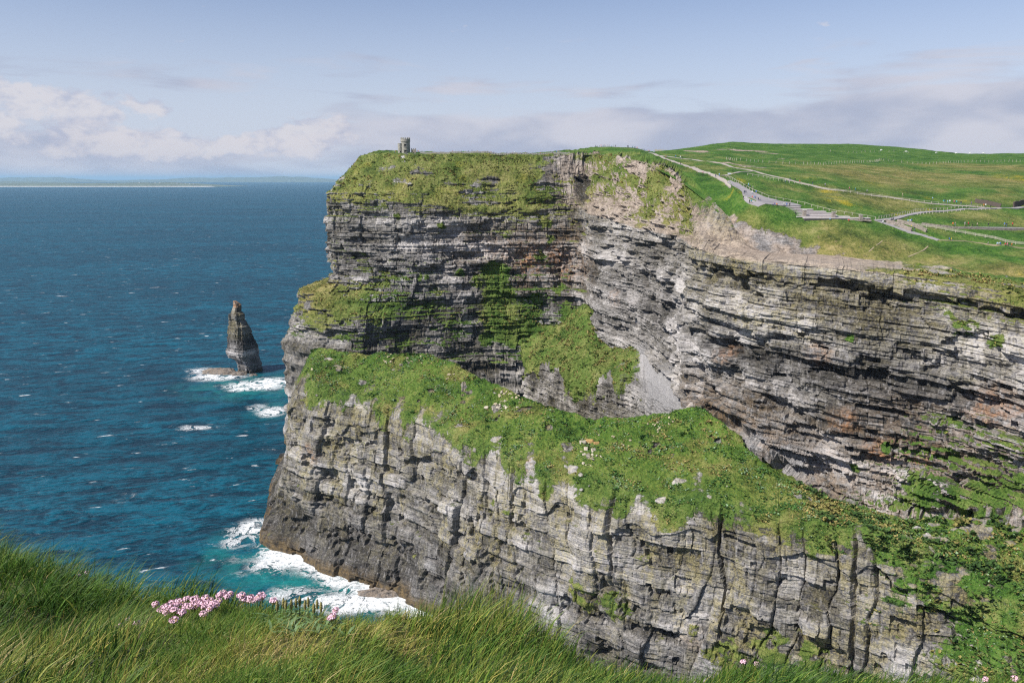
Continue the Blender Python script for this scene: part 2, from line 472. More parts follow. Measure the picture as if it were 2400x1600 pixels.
# channels per control point: veg, rockness, soil, stain, tan, lush, zref
nA = len(A)
chA = np.zeros((nA, 8, 7))
chA[:, :, 1] = np.array([0, .1, .75, 1, 1, 1, 1, 1])
chA[:, :, 0] = np.array([1, 1, .50, .14, .16, .16, .05, .0])
chA[:, :, 5] = np.array([.9, .55, .30, .8, .8, .8, .8, .8])
chA[:, :, 4] = np.array([0, 0, .35, .2, .1, .15, .3, .1])
chA[:, :, 6] = 147.0
for c in (2, 3): chA[c, 4, 0] = .34; chA[c, 5, 0] = .74; chA[c, 5, 1] = .75; chA[c, 4, 5] = .5; chA[c, 5, 5] = .6
chA[2, 4, 5] = chA[2, 5, 5] = 0
chA[2, 6, 0] = chA[3, 6, 0] = .12
chA[4, 4, 0] = .35; chA[4, 5, 0] = .35
for c in (4, 5, 6, 7): chA[c, 3, 0] = .16; chA[c, 4, 0] = .26; chA[c, 5, 0] = .36; chA[c, 6, 0] = .24
chA[6, 5, 0] = .6; chA[6, 4, 0] = .5; chA[7, 5, 0] = .6
chA[5, 3, 3] = .3; chA[6, 3, 3] = .75; chA[7, 3, 3] = .6
# slumped earth below the knoll
for c, sv in ((7, .35), (8, .9), (9, 1.0), (10, 1.0), (11, .9)):
    chA[c, 1, 2] = sv * .8; chA[c, 2, 2] = sv * .75; chA[c, 1, 0] = .62; chA[c, 2, 0] = .18; chA[c, 1, 1] = .3
chA[11, 0, 0] = .45; chA[11, 1, 0] = .1
chA[7, 1, 0] = .55; chA[8, 1, 0] = .45; chA[8, 2, 0] = .1; chA[7, 1, 2] = .5; chA[7, 2, 2] = .5; chA[7, 2, 0] = .35; chA[8, 2, 1] = .9; chA[8, 1, 1] = .5; chA[9, 2, 1] = .9
for c in range(8, nA): chA[c, 3, 0] = .03; chA[c, 4, 0] = .03; chA[c, 5, 0] = .03; chA[c, 6, 0] = .10
for c in range(8, 12): chA[c, 5, 0] = 0; chA[c, 6, 0] = 0; chA[c, 3, 5] = 0
# pale bare slab on top of the right-hand wall
for c, sv in ((12, 1.0), (13, .95), (14, .25), (15, .05), (16, 0), (17, 0)):
    chA[c, 0, 0] = 1 - sv * .75; chA[c, 1, 0] = (1 - sv) * .9; chA[c, 2, 0] = .05 if sv > .5 else .45
    chA[c, 0, 2] = chA[c, 1, 2] = sv; chA[c, 2, 2] = sv * .8
for c in range(11, nA):
    chA[c, 2, 4] = .75; chA[c, 3, 4] = .55; chA[c, 6, 3] = .4; chA[c, 6, 0] = .12
for c in range(14, nA): chA[c, 5, 3] = .3; chA[c, 4, 0] = .10; chA[c, 5, 0] = .2; chA[c, 6, 0] = .42
for c in range(11, nA): chA[c, :, 6] = A[c][2][2]
spA = [1.4, .9, .62, .6, .6, .6, .6, .6, .6, .55, .5, .45, .32, .32, .34, .45, .9]
G, S, V, ch, TA = loft(A, 3, spA, [5, 54, 74, 70, 34, 62, 34], chA)
SS = S[:, None] + 0 * V[None, :]
N = grid_normals(G)
veg, rk, soil, stain, tan, lush, zref = [ch[..., i] for i in range(7)]
VA = V[None, :] + 0 * SS
soil = soil * (1 - sstep(VA, 2.0, 2.06))
veg = np.where((VA > 2.0) & (VA < 3.0) & (SS < TA[7]), veg * (1 - .4 * sstep(VA, 2.0, 2.25)), veg)
Z = G[..., 2] - zref + 147.0
X0, Y0, Z0 = G[..., 0], G[..., 1], G[..., 2]
vegn = np.clip(veg + 0.85 * fbm(X0 / 12, Y0 / 12, Z0 / 7, 5, 4) * (veg > 0.02) * np.clip(veg * 2.2, 0.2, 1), 0, 1)
# right-hand wall and receding wall: many thin beds; tower headland: thicker ones
wr = sstep(SS, TA[7], TA[10])
d1, t1, i1, bk = strata(SS, Z, 21, (2.4, 7.0), (.9, 2.2), 1.2, 1.0, 1.1, 0.6, 8.0)
d2, t2, i2, bk2 = strata(SS, Z, 57, (1.8, 5.0), (.7, 1.7), 1.15, 0.9, 1.5, 0.25, 7.0)
D = d1 * (1 - wr) + d2 * wr
tone = t1 * (1 - wr) + t2 * wr
D = D + 3.2 * fbm(SS / 34, Z / 60, 0, 91, 2) * (1 - 0.5 * wr) + 1.3 * fbm(SS / 11, Z / 16, 0, 92, 2)
# deep notches and overhung hollows
def blocky(s_, z_, seed, w=1.7, th=(.8, 2.0)):
    """positions rounded to blocks, so hollows break along joints and beds"""
    i_, f_, t_ = layers(z_ + .4 * vnoise(s_ / 15, 0, 0, seed), th[0], th[1], seed)
    q_ = np.floor(s_ / w + 5 * rnd(i_, 4, seed) + .4 * vnoise(s_ / 4, i_ * 1.3, 0, seed))
    return (q_ - 5 * rnd(i_, 4, seed)) * w, i_ * (th[0] + th[1]) / 2
sq, zq = blocky(SS, Z, 71)
rec = sstep(fbm(sq / 15, zq / 4.0, 0, 77, 3) + .10 * fbm(SS / 3, Z / 2, 0, 78, 2), 0.12, 0.30)
D = D - rec * (2.6 + 1.2 * wr) * sstep(Z, 60, 75)
hol = sstep(fbm(sq / 24, zq / 12, 0, 79, 2), 0.22, 0.45)
D = D - hol * 3.6 * wr - 5.0 * np.exp(-((SS - TA[13] + 14) / 13) ** 2 - ((Z - 112) / 7) ** 2) * (.7 + .5 * vnoise(SS / 4, Z / 3, 0, 5))
# capping bed stands proud with pockets below it
cblk = np.floor(SS / 6.5 + .8 * vnoise(SS / 9, 0, 0, 19))
czb = 140.2 + 3.4 * rnd(cblk, 8, 5) + .8 * vnoise(SS / 3, 0, 0, 23)
cap = sstep(Z, czb - .3, czb + .3) * sstep(SS, TA[10], TA[11])
capn = rnd(cblk, 3, 5)
D = D * (1 - 0.7 * cap) + (.5 + 1.3 * capn) * cap
pocket = sstep(Z, 134.5, 135.5) * (1 - sstep(Z, 141.3, 142.0)) * sstep(vnoise(SS / 7, 0, 0, 33), -0.15, 0.15) * sstep(SS, TA[10], TA[11])
D = D - 2.4 * pocket * (1 - cap)
# cave below the knoll
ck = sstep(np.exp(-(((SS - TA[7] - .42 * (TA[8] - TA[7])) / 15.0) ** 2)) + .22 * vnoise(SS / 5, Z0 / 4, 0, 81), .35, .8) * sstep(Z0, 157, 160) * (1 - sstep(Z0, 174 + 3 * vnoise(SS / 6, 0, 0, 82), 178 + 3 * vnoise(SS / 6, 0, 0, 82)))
foot = 1 - sstep(Z0, 5, 30)
D = D * (1 - 0.5 * foot) + 3 * foot
plant = sstep(vegn, 0.5, 0.8)
rw = rk * (1 - 0.75 * plant)
nh = N.copy(); nh[..., 2] *= 0.15
nh /= np.maximum(np.linalg.norm(nh, axis=2, keepdims=True), 1e-6)
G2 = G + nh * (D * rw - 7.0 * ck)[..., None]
# grassy shoulders: hummocks; bare earth: gullies
hum = 1.5 * fbm(X0 / 9, Y0 / 9, Z0 / 9, 41, 3) + 0.8 * fbm(X0 / 2.4, Y0 / 2.4, Z0 / 2.4, 44, 3)
gul = -1.9 * np.abs(fbm(SS / 7, Z0 / 22, 0, 47, 3)) * 2 + 0.8 * fbm(SS / 2.0, Z0 / 3.0, 0, 49, 3)
e1 = (1 - rk) * (1 - sstep(soil, .4, .8) * sstep(SS, TA[11], TA[12]))
G2 = G2 + N * ((hum * np.maximum(plant * .6, e1) + gul * sstep(soil, .2, .6) * (rk < .76) * (1 - sstep(SS, TA[10], TA[11])))[..., None])
N2 = grid_normals(G2)
up = N2[..., 2]
ledge = sstep(up, 0.45, 0.8) * (rk > 0.5)
vegf = np.clip(vegn + ledge * (0.06 + 1.0 * veg) - 0.25 * (up < -0.2), 0, 1)
# single growths and stains on the face
def spots(Gm, items):
    px, py = project(Gm)
    out = np.zeros(Gm.shape[:2])
    for (x, y, r, a) in items:
        k = np.argmin((px - x) ** 2 + (py - y) ** 2); c = Gm.reshape(-1, 3)[k]
        d = np.linalg.norm((Gm - c) * np.array([1, 1, 1.15]), axis=2)
        out = np.maximum(out, a * np.clip(1.25 - d / r, 0, 1))
    return np.clip(out * (1 + 1.3 * fbm(Gm[..., 0] / 3, Gm[..., 1] / 3, Gm[..., 2] / 1.6, 707, 3)), 0, 1)
vs_ = .35 * (1 - sstep(np.abs(SS - .5 * (TA[5] + TA[6]) - 6), 10, 24)) * sstep(Z0, 60, 80) * (1 - sstep(Z0, 118, 135)) + spots(G, [(1160,640,9,1),(1165,690,11,1),(1170,740,12,1),(1200,780,12,1),(1120,660,6,.75),(1080,640,5,.8),(990,650,6,.7),(960,740,5,.7),(1035,530,4,.8),(1270,600,7,.7),
              (1290,560,6,.7),(1310,680,7,.7),(1250,820,9,.9),(1380,650,5,.5),(1260,700,6,.75),(1140,800,7,.7),(820,600,4,.8),(850,590,3.5,.75),(905,660,5,.8),(930,505,4,.7),(1180,550,7,.55),(1275,520,8,.8),(1270,460,9,.8),
              (2260,770,5,.8),(2225,740,3,.7),(2330,800,4,.7),(1990,790,2.5,.6),(2000,1100,3,.9),(2080,1050,4,.5),(2220,1060,4,.5),(2150,1150,9,.7),(2300,1180,11,.8),(2390,1150,9,.6)])
vegf = np.clip(np.maximum(vegf, vs_), 0, 1) * (1 - ck); soil = soil * (1 - ck); tone = tone - .75 * ck  # cave's shade painted in as darker rock tone
tn = spots(G, [(1760,740,12,.95),(1850,745,14,1.0),(1790,700,10,.8),(1900,690,9,.7),(1700,640,9,.9),(2260,890,6,.6)])
tan = np.clip(np.maximum(tan, tn), 0, 1); tan = np.where(cap > .5, np.maximum(tan, .95), tan)
st = spots(G, [(1245,610,14,1.0),(1300,605,12,.95),(1330,640,8,.7),(1980,990,6,.6),(1960,980,4,.5),(2060,1060,6,.8),(1700,830,5,.4),(1440,700,6,.4),(2160,1080,8,.7),(2330,960,9,.6),(1920,830,5,.5)])
stain = np.clip(np.maximum(stain * .6, st), 0, 1)
scr = spots(G, [(1560,870,9,1.0),(1500,830,9,1.0),(1530,900,9,1.0),(1840,1090,9,.9),(1760,1040,7,.9)])
pale = sstep(SS, TA[7], TA[8]) * (1 - sstep(SS, TA[10], TA[11])) * (.12 + .16 * (1 - sstep(Z0, 85, 112))) + .26 * np.exp(-((SS - TA[11] + 6 + 3 * vnoise(Z0 / 12, 0, 0, 5)) / 4.5) ** 2) * sstep(Z0, 70, 100) + .16 * (1 - sstep(Z0, 84, 96)) * sstep(SS, TA[11], TA[11] + 10) + .10 * (1 - sstep(SS, TA[6], TA[7])) * sstep(Z0, 95, 125)
tone = tone + pale - .02 + .10 * soil - .22 * sstep(fbm(SS / 30, Z / 6, 0, 61, 2), .1, .5) * wr
wet = 1 - sstep(Z0, 3, 9)
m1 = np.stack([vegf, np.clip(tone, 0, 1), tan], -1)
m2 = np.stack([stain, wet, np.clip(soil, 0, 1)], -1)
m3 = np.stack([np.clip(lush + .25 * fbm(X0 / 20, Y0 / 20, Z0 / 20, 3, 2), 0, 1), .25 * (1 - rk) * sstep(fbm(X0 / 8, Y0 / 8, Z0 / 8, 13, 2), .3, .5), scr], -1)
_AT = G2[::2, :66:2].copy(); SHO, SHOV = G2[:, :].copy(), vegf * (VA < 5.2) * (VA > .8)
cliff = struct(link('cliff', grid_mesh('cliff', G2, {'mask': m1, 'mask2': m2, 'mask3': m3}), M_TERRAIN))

# ------------------------------------------------------------------ lower spur with its grass roof
B = []
bcols = [
 [(738,815,402),(706,888,373),(684,950,371),(672,1080,369)],
 [(850,832,387),(800,925,353),(790,985,350),(783,1110,347)],
 [(980,826,366),(946,969,329),(944,1032,326),(938,1160,322)],
 [(1130,886,336),(1113,1037,295),(1110,1105,292),(1104,1235,288)],
 [(1260,938,312),(1262,1100,273),(1260,1165,270),(1254,1295,266)],
 [(1400,982,297),(1400,1128,257),(1400,1195,254),(1397,1335,250)],
 [(1560,970,292),(1555,1180,243),(1553,1250,240),(1549,1385,236)],
 [(1640,960,290),(1650,1174,239),(1650,1243,236),(1645,1375,232)],
 [(1780,1072,262),(1785,1204,229),(1785,1272,226),(1780,1405,222)],
 [(1955,1178,240),(1953,1234,218),(1955,1304,215),(1955,1440,210)],
 [(2080,1205,229),(2090,1262,208),(2095,1340,205),(2100,1485,200)],
 [(2250,1215,222),(2250,1330,200),(2252,1420,196),(2260,1565,188)],
 [(2420,1205,214),(2420,1400,190),(2430,1500,182),(2440,1650,170)],
 [(2700,1260,194),(2700,1440,165),(2710,1550,156),(2720,1720,144)],
 [(3000,1340,166),(3000,1500,140),(3010,1620,130),(3020,1800,118)],
]
for i, rows in enumerate(bcols):
    c = col_px(rows)
    back = c[0].copy(); back[1] += 16 if i < 8 else 9; back[2] -= 42 if i < 8 else 6
    if i >= 8: back[0] += 6
    base = c[3].copy()
    wl = {0: (645, 1268), 1: (765, 1326), 2: (930, 1390)}
    if i in wl:
        base = WZ(*wl[i], -0.5); base[2] = -3.0
    else:
        n = np.array([-0.55, -0.83]) * 6; base[:2] += n; base[2] = -3.0
    B.append([back] + c + [base])
def wp(*ps): return [np.array(p, float) for p in ps]
B.insert(0, wp((-100, 440, 50), (-106, 426, 76), (-112, 402, 66), (-114, 402, 56), (-117, 402, 36), (-127, 402, -3)))
B.insert(0, wp((-108, 492, 40), (-116, 486, 50), (-124, 480, 44), (-127, 480, 38), (-130, 478, 26), (-140, 476, -3)))
nB = len(B)
chB = np.zeros((nB, 6, 5))      # veg, rockness, tan, lush, stain
chB[:, :, 0] = np.array([.7, 1, .72, .12, .10, 0])
chB[:, :, 1] = np.array([.4, 0, .55, 1, 1, 1])
chB[:, :, 2] = np.array([.2, .1, 1, .95, .50, 0])
chB[:, :, 3] = np.array([.5, 1, .75, .6, .6, .4])
for i, k in ((nB - 5, .35), (nB - 4, .6), (nB - 3, .9), (nB - 2, 1), (nB - 1, 1)):
    chB[i, 2:5, 0] = np.maximum(chB[i, 2:5, 0], np.array([.74, .64, .60]) * k); chB[i, 1:5, 3] = .95  # right-hand slope takes the darker green, painting in its shade
spB = [1.2, .6, .45, .42, .36, .34, .33, .32, .30, .30, .30, .30, .32, .40, .7, 1.2]
G, S, V, ch, TB = loft(B, 2, spB, [12, 118, 58, 100, 78], chB)
SS = S[:, None] + 0 * V[None, :]
N = grid_normals(G)
veg, rk, tan, lush, stain = [ch[..., i] for i in range(5)]
X0, Y0, Z0 = G[..., 0], G[..., 1], G[..., 2]
VV = V[None, :] + 0 * SS
edge = .62 * fbm(SS / 8, 0, 0, 14, 4)
vegn = np.clip(veg + .9 * edge * sstep(VV, 1.2, 2.0) * (VV < 2.9) + .35 * fbm(X0 / 6, Y0 / 6, Z0 / 6, 15, 3), 0, 1)
vegn = np.where(VV < 1.75 + .5 * edge, np.maximum(vegn, .75), vegn)
out_ = sstep(fbm(X0 / 7, Y0 / 7, Z0 / 4, 219, 3), .40, .50) * (VV > 1.15); outr = sstep(fbm(X0 / 4, Y0 / 4, Z0 / 3, 223, 3), .12, .30) * sstep(SS, TB[11], TB[13]); out_ = np.maximum(out_, outr * .8); vegn = vegn * (1 - .85 * out_)
rk = np.maximum(rk, .55 * out_)
d, tone, i1, bk = strata(SS, Z0 - 2.0 * fbm(SS / 60, 0, 0, 2, 1), 133, (3.0, 8.5), (.9, 2.6), .85, 1.1, .75, 1.3, 8.5)
low = 1 - sstep(Z0, 14 + 5 * vnoise(SS / 20, 0, 0, 4), 30 + 6 * vnoise(SS / 18, 0, 0, 5))
low = low * (1 - sstep(SS, TB[6], TB[7]))
ds, ts, _, _ = strata(SS, Z0, 139, (6, 14), (1.2, 3.0), .6, .6, .45, 1.0, 11.0)
D = d * (1 - low) + ds * low
tone = tone * (1 - low) + (ts * .55 + .06) * low
D = D + 2.6 * fbm(SS / 26, Z0 / 60, 0, 191, 2) + 1.2 * fbm(SS / 8, Z0 / 18, 0, 192, 2)
D = D + 6.0 * (1 - sstep(Z0, 2, 19 + 4 * vnoise(SS / 9, 0, 0, 52))) * (1 - sstep(SS, TB[3], TB[5]))      # wave-cut toe at the seaward corner
# massive capping bed, broken off below in places
capf = (VV >= 1.95) * (VV < 3.02 + .25 * vnoise(SS / 6, 0, 0, 71))
D = np.where(capf, D * .55 + 1.1, D)
sq, zq = blocky(SS, Z0, 172, 1.9, (1.0, 2.8))
rec = sstep(fbm(sq / 9, zq / 5.0, 0, 177, 3) + .08 * fbm(SS / 2, Z0 / 2, 0, 178, 2), 0.20, 0.36)
D = D - rec * 2.4 * (1 - capf) * sstep(VV, 3.0, 3.05)
cleft = np.zeros_like(SS)
for sx, wd, dp, zl, zh in ((TB[7] + 6, 1.3, 4, 45, 80), (TB[9] + 6, .7, 3.5, 34, 80), (TB[5] + 20, 1.1, 3, 40, 78), (TB[3] + 30, 1.0, 3, 36, 76), (TB[11] + 6, .9, 3, 30, 70)):
    wz_ = wd * (.45 + .75 * np.abs(vnoise(Z0 / 7, sx, 0, 13)))
    cleft = np.maximum(cleft, dp * np.clip(1 - np.abs(SS - sx - 1.6 * vnoise(Z0 / 12, sx, 0, 3)) / wz_, 0, 1) ** .7 * sstep(Z0, zl - 5, zl + 5))
D = D - cleft * sstep(VV, 1.8, 2.05)
plant = sstep(vegn, .5, .8)
rw = rk * (1 - .65 * plant)
nh = N.copy(); nh[..., 2] *= .15
nh /= np.maximum(np.linalg.norm(nh, axis=2, keepdims=True), 1e-6)
wr_ = sstep(SS, TB[11], TB[13])
G2 = G + nh * (D * rw)[..., None]
hum = 3.2 * fbm(X0 / 13, Y0 / 13, Z0 / 13, 241, 3) + 1.0 * fbm(X0 / 2.0, Y0 / 2.0, Z0 / 2.0, 244, 3) + .35 * vnoise(X0 / .55, Y0 / .55, Z0 / .55, 247)
G2 = G2 + N * ((hum * np.maximum(plant * (.55 + .5 * wr_), 1 - rk))[..., None])
N2 = grid_normals(G2); up = N2[..., 2]
ledge = sstep(up, .5, .85) * (rk > .8)
vegf = np.clip(vegn + ledge * .22, 0, 1)
vegf = np.maximum(vegf, spots(G, [(1280,1150,4,.9),(1240,1120,4,.6),(1150,1180,2.5,.7),(1180,1205,3,.6),(1370,1395,9,.75),(1440,1420,8,.7),(1620,1480,5,.5),(1700,1530,9,.8),(1800,1520,9,.8),(1900,1540,7,.7),
              (2150,1350,9,.8),(2120,1280,8,.9),(2250,1300,10,.9),(2330,1350,12,1),(2380,1450,12,1),(2300,1480,10,.9),(2200,1420,5,.6),(2360,1560,12,1),(2250,1560,8,.7),(1900,1290,4,.6),(2000,1280,4,.7),(1520,1240,3,.5),(1830,1240,4,.7)]))
pal = spots(G, [(1010,1140,7,.5),(1050,1170,7,.6),(1300,1400,8,.9),(1290,1440,9,.9),(1000,1330,4,.6),(2130,1560,8,.7),(1850,1370,6,.4),(2020,1420,8,.4),(1180,1120,6,.4),(1600,1440,8,.4)])
brn = spots(G, [(1620,1490,7,.8)])
stain = np.maximum(stain, spots(G, [(1235,1090,4,.6),(735,1060,6,.5),(1390,1045,3,1.0)]))
tan = np.clip((tan + .25 * (Z0 > 30)) * (.45 + 1.1 * sstep(fbm(SS / 4, Z0 / 18, 0, 303, 2), -.15, .35)), 0, 1)
tone = tone + .42 * pal - .03 - .12 * (1 - sstep(SS, TB[4], TB[6])) * low
wet = (1 - sstep(Z0, 2.0 + 1.5 * vnoise(SS / 5, 0, 0, 2), 6.5 + 2.5 * vnoise(SS / 7, 0, 0, 6)))
dry = .45 * sstep(fbm(X0 / 9, Y0 / 9, Z0 / 9, 401, 3), .05, .5) + .5 * spots(G, [(1830,1140,12,1),(1780,1120,10,.9),(1880,1180,10,.9)])
m1 = np.stack([vegf, np.clip(tone, 0, 1), tan], -1)
m2 = np.stack([stain, wet, brn * .5], -1)
m3 = np.stack([np.clip(lush - dry, 0, 1), .06 * (rk < .5), pal * .4], -1)
spur_me = grid_mesh('headland', G2, {'mask': m1, 'mask2': m2, 'mask3': m3})
spur = struct(link('headland', spur_me, M_TERRAIN))
SPUR_ALL, SPUR_ALLV = G2, vegf * (VV > 1.0) * (VV < 4.2)
SPUR_ROOF = G2[:, (VV[0] > 1.0) & (VV[0] < 2.0)]
SPUR_ROOF_VEG = vegf[:, (VV[0] > 1.0) & (VV[0] < 2.0)]

# ------------------------------------------------------------------ gully between wall and spur: grass cones, scree, lower wall
gcols = [
 [(1210,800,512),(1225,878,484),(1225,990,479)],
 [(1300,768,506),(1290,865,452),(1290,1000,446)],
 [(1372,728,484),(1360,908,420),(1360,1015,415)],
 [(1420,790,466),(1420,895,400),(1422,1020,394)],
 [(1462,782,446),(1478,885,386),(1478,1020,380)],
 [(1510,800,414),(1520,925,362),(1520,1030,358)],
 [(1580,872,356),(1575,958,332),(1575,1030,328)],
 [(1640,925,312),(1630,972,302),(1630,1040,298)],
]
Gc = [col_px(r) for r in gcols]
for c in Gc: c[0] = c[0] + np.array([3., 6., 2.])
chG = np.zeros((8, 3, 4))       # veg, rock, scree, lush
chG[:, :, 0] = np.array([1, .8, .2]); chG[:, :, 1] = np.array([0, .5, 1]); chG[:, :, 3] = .6
for i, k in ((4, .15), (5, 1), (6, 1), (7, .5)): chG[i, :2, 2] = k; chG[i, :2, 0] = max(.1, .9 - k)
chG[0, 0, 3] = .8
G, S, V, ch, TG = loft(Gc, 1, .6, [80, 66], chG)
SS = S[:, None] + 0 * V[None, :]; N = grid_normals(G)
veg, rk, scr, lush = [ch[..., i] for i in range(4)]
X0, Y0, Z0 = G[..., 0], G[..., 1], G[..., 2]
d, tone, _, _ = strata(SS, Z0, 533, (2.5, 6), (.7, 1.5), .6, .8, 1, .9, 5)
nh = N.copy(); nh[..., 2] *= .2; nh /= np.maximum(np.linalg.norm(nh, axis=2, keepdims=True), 1e-6)
G2 = G + nh * (d * np.where(V[None, :] > 1.0, 1, rk))[..., None] + N * ((1 - rk) * ((3.0 - 2.5 * sstep(scr, .3, .8)) * fbm(X0 / 7, Y0 / 7, Z0 / 7, 541, 4)))[..., None]
vegf = np.clip(np.where(V[None, :] > 1.12 + .45 * fbm(SS / 6, 0, 0, 7, 3), .12, veg) + .5 * fbm(X0 / 8, Y0 / 8, Z0 / 8, 555, 3), 0, 1)
GUL, GULV = G2, vegf
vegf = np.where(scr > .6, vegf * .5, vegf)
m1 = np.stack([vegf, np.clip(tone, 0, 1), .4 * rk], -1); m2 = np.stack([0 * rk, 0 * rk, 0 * rk], -1)
m3 = np.stack([np.clip(lush + .3 * fbm(X0 / 10, Y0 / 10, 0, 56, 2), 0, 1), 0 * rk, scr], -1)
gully = struct(link('gully_slope', grid_mesh('gully_slope', G2, {'mask': m1, 'mask2': m2, 'mask3': m3}), M_TERRAIN))

# ------------------------------------------------------------------ hillside above the cliffs
hcols = {
 1330: [(362,556),(359,585),(357,610),(357,640),(357,670),(357,720),(358,800),(359,1000)],
 1404: [(360,550),(353,565),(348,585),(346,606),(346,640),(348,690),(352,800),(356,1000)],
 1470: [(368,520),(358,545),(351,570),(347,592),(347,640),(349,690),(352,800),(356,1000)],
 1525: [(386,462),(374,490),(366,520),(361,550),(357,585),(356,640),(356,740),(356,1000)],
 1600: [(424,402),(404,432),(388,465),(375,510),(364,560),(354,640),(349,720),(349,960)],
 1690: [(498,352),(450,380),(412,412),(390,465),(372,530),(357,620),(336,760),(338,1000)],
 1770: [(592,322),(520,338),(468,352),(425,398),(400,450),(375,560),(336,800),(337,1000)],
 1880: [(606,316),(556,326),(507,341),(450,385),(410,440),(380,560),(341,820),(338,1000)],
 2000: [(616,304),(566,318),(517,337),(466,380),(420,440),(385,560),(352,820),(338,1050)],
 2120: [(630,292),(580,316),(532,338),(490,370),(440,430),(398,550),(362,800),(346,1050)],
 2250: [(645,278),(600,305),(558,330),(522,352),(490,378),(440,440),(390,600),(359,900)],
 2400: [(668,262),(620,288),(578,320),(532,352),(495,380),(440,445),(390,600),(360,900)],
 2660: [(704,240),(650,272),(590,318),(540,352),(500,382),(440,450),(390,600),(360,900)],
 3000: [(752,214),(680,260),(610,316),(545,356),(505,386),(440,460),(392,600),(362,900)],
}
H = []
for px, rows in hcols.items():
    c = [W(px, py, Y) for py, Y in rows]
    c[0][2] -= 1.2                      # tucks under the cliff edge
    e = c[-1].copy(); e[1] += 500; e[2] -= 12; c.append(e)
    H.append(c)
h0 = wp(*[(-20 + 3 * k, 560 + 40 * k, 190.2) for k in range(9)])
h1 = wp(*[(-95 + 6 * k, 575 + 38 * k, 189.5) for k in range(9)])
h1[0] = W(842, 367, 563); h0[0] = W(1098, 364, 551)
H = [h1, h0] + H
nH = len(H)
G, S, V, _, TH = loft(H, 3, [2.0] * 5 + [1.15] * 8 + [1.8, 3], [22, 32, 36, 34, 34, 32, 24, 8], np.zeros((nH, 9, 1)))
X0, Y0, Z0 = G[..., 0], G[..., 1], G[..., 2]
px_h, py_h = project(G)
N = grid_normals(G); N = np.where(N[..., 2:3] < 0, -N, N)
flat = sstep(Y0, 262, 330)
hum = .9 * fbm(X0 / 18, Y0 / 18, 0, 601, 3) + (.22 + .30 * (1 - sstep(Y0, 430, 560))) * fbm(X0 / 4.5, Y0 / 4.5, 0, 603, 3)
rough_zone = sstep(X0, 95, 150) * (1 - sstep(Y0, 318, 345)) * (1 - .0 * X0)
hum = hum + rough_zone * (1.3 * fbm(X0 / 9, Y0 / 9, 0, 607, 3))
hum = hum * (1 - .6 * (np.abs(Y0 - 345) < 12))
vtop = sstep(V, 0, .5)[None, :]
G2 = G + N * (hum * vtop)[..., None]
def zone(items, soft=1.0):
    out = np.zeros(X0.shape)
    flatG = G2.reshape(-1, 3); PX, PY = px_h, py_h
    for (x, y, rx, ry, a, rz) in items:     # ellipse on the ground: rx across, ry into the hill
        k = np.argmin((PX - x) ** 2 + ((PY - y) * 3) ** 2); c = flatG[k]
        ca, sa = math.cos(rz), math.sin(rz)
        dx = X0 - c[0]; dy = Y0 - c[1]
        q = np.sqrt(((dx * ca + dy * sa) / rx) ** 2 + ((-dx * sa + dy * ca) / ry) ** 2)
        out = np.maximum(out, a * np.clip(1.5 - q, 0, 1))
    return out
soil = zone([(1720,545,9,9,1.0,-.4),(1770,570,14,9,1.0,-.2),(1830,575,9,7,.9,0),(1690,515,6,9,.9,0),(1870,592,12,4,.8,0)])
slump = soil.copy()
G2[..., 2] -= slump * (1.8 + 2.4 * np.abs(fbm(X0 / 5, Y0 / 3, 0, 612, 4)) + .8 * fbm(X0 / 1.5, Y0 / 1.5, 0, 614, 2)) * vtop
soil = np.maximum(soil, zone([(1630,355,9,16,1.0,.2),(1770,355,12,10,.9,0),(1740,353,14,9,1.0,0),(1800,360,10,7,.9,0),(1720,386,22,5,.85,.1),(1760,392,14,4,.7,.1),(1690,350,7,8,.7,0),(1830,372,4,5,.8,0),(1945,618,16,8,.5,0)]))
yel = zone([(1940,448,4,6,1,0),(1965,470,5,7,1,.3),(1985,480,4,6,1,.3),(1735,422,3,6,.7,0),(2110,503,3,3,1,0),(2135,494,3,3,1,0),(2150,495,3,3,1,0),(2175,490,2.5,3,1,0),(2180,494,2,2,1,0),(2260,470,3,4,.8,0),(2370,415,10,20,.9,0),(2395,420,9,14,.9,0),(2350,412,7,12,.7,0),(2175,464,3,4,.7,0),(1715,450,4,5,.6,0),(1890,420,5,8,.3,0),(2040,425,6,10,.4,0),(2390,650,8,6,.6,0)])
dry = .45 * sstep(fbm(X0 / 12, Y0 / 16, 0, 621, 4), -.1, .45) + .85 * zone([(2020,410,30,50,1,0),(2130,410,30,40,.9,0),(2060,470,22,18,.9,0),(2250,420,35,50,.9,0),(2300,390,40,50,.9,0),(1980,575,14,14,.9,0),(2050,580,20,12,.9,0),(2300,640,25,10,.8,0),(1740,535,9,9,.6,0),(1900,550,20,8,.6,0),(2200,610,16,7,.8,0),(2370,470,25,15,.6,0),(2250,505,18,8,.5,0)])
far = sstep(Y0, 560, 720)
lush = np.clip(1.0 - 1.0 * dry + .5 * far - .2 * fbm(X0 / 30, Y0 / 30, 0, 630, 2), 0, 1)
vegf = 1 - .95 * np.clip(soil, 0, 1) * sstep(soil + .35 * fbm(X0 / 3, Y0 / 3, 0, 641, 3), .25, .6)
tn_ = .5 + .2 * fbm(X0 / 5, Y0 / 5, Z0 / 2, 9, 3)
m1 = np.stack([vegf, tn_, 0 * vegf], -1); m2 = np.stack([0 * vegf, 0 * vegf, np.clip(soil * 1.3, 0, 1) * np.clip(1 - .9 * slump * sstep(fbm(X0 / 8, Y0 / 6, 0, 616, 3), -.5, .15), 0, 1)], -1)
yel = yel * .9 * sstep(fbm(X0 / 4, Y0 / 5, 0, 651, 3), -.15, .35)
m3 = np.stack([lush, np.clip(yel, 0, 1), 0 * vegf], -1)
HILL, HILLV = G2, vegf * (Y0 < 420) * (Y0 > 268)
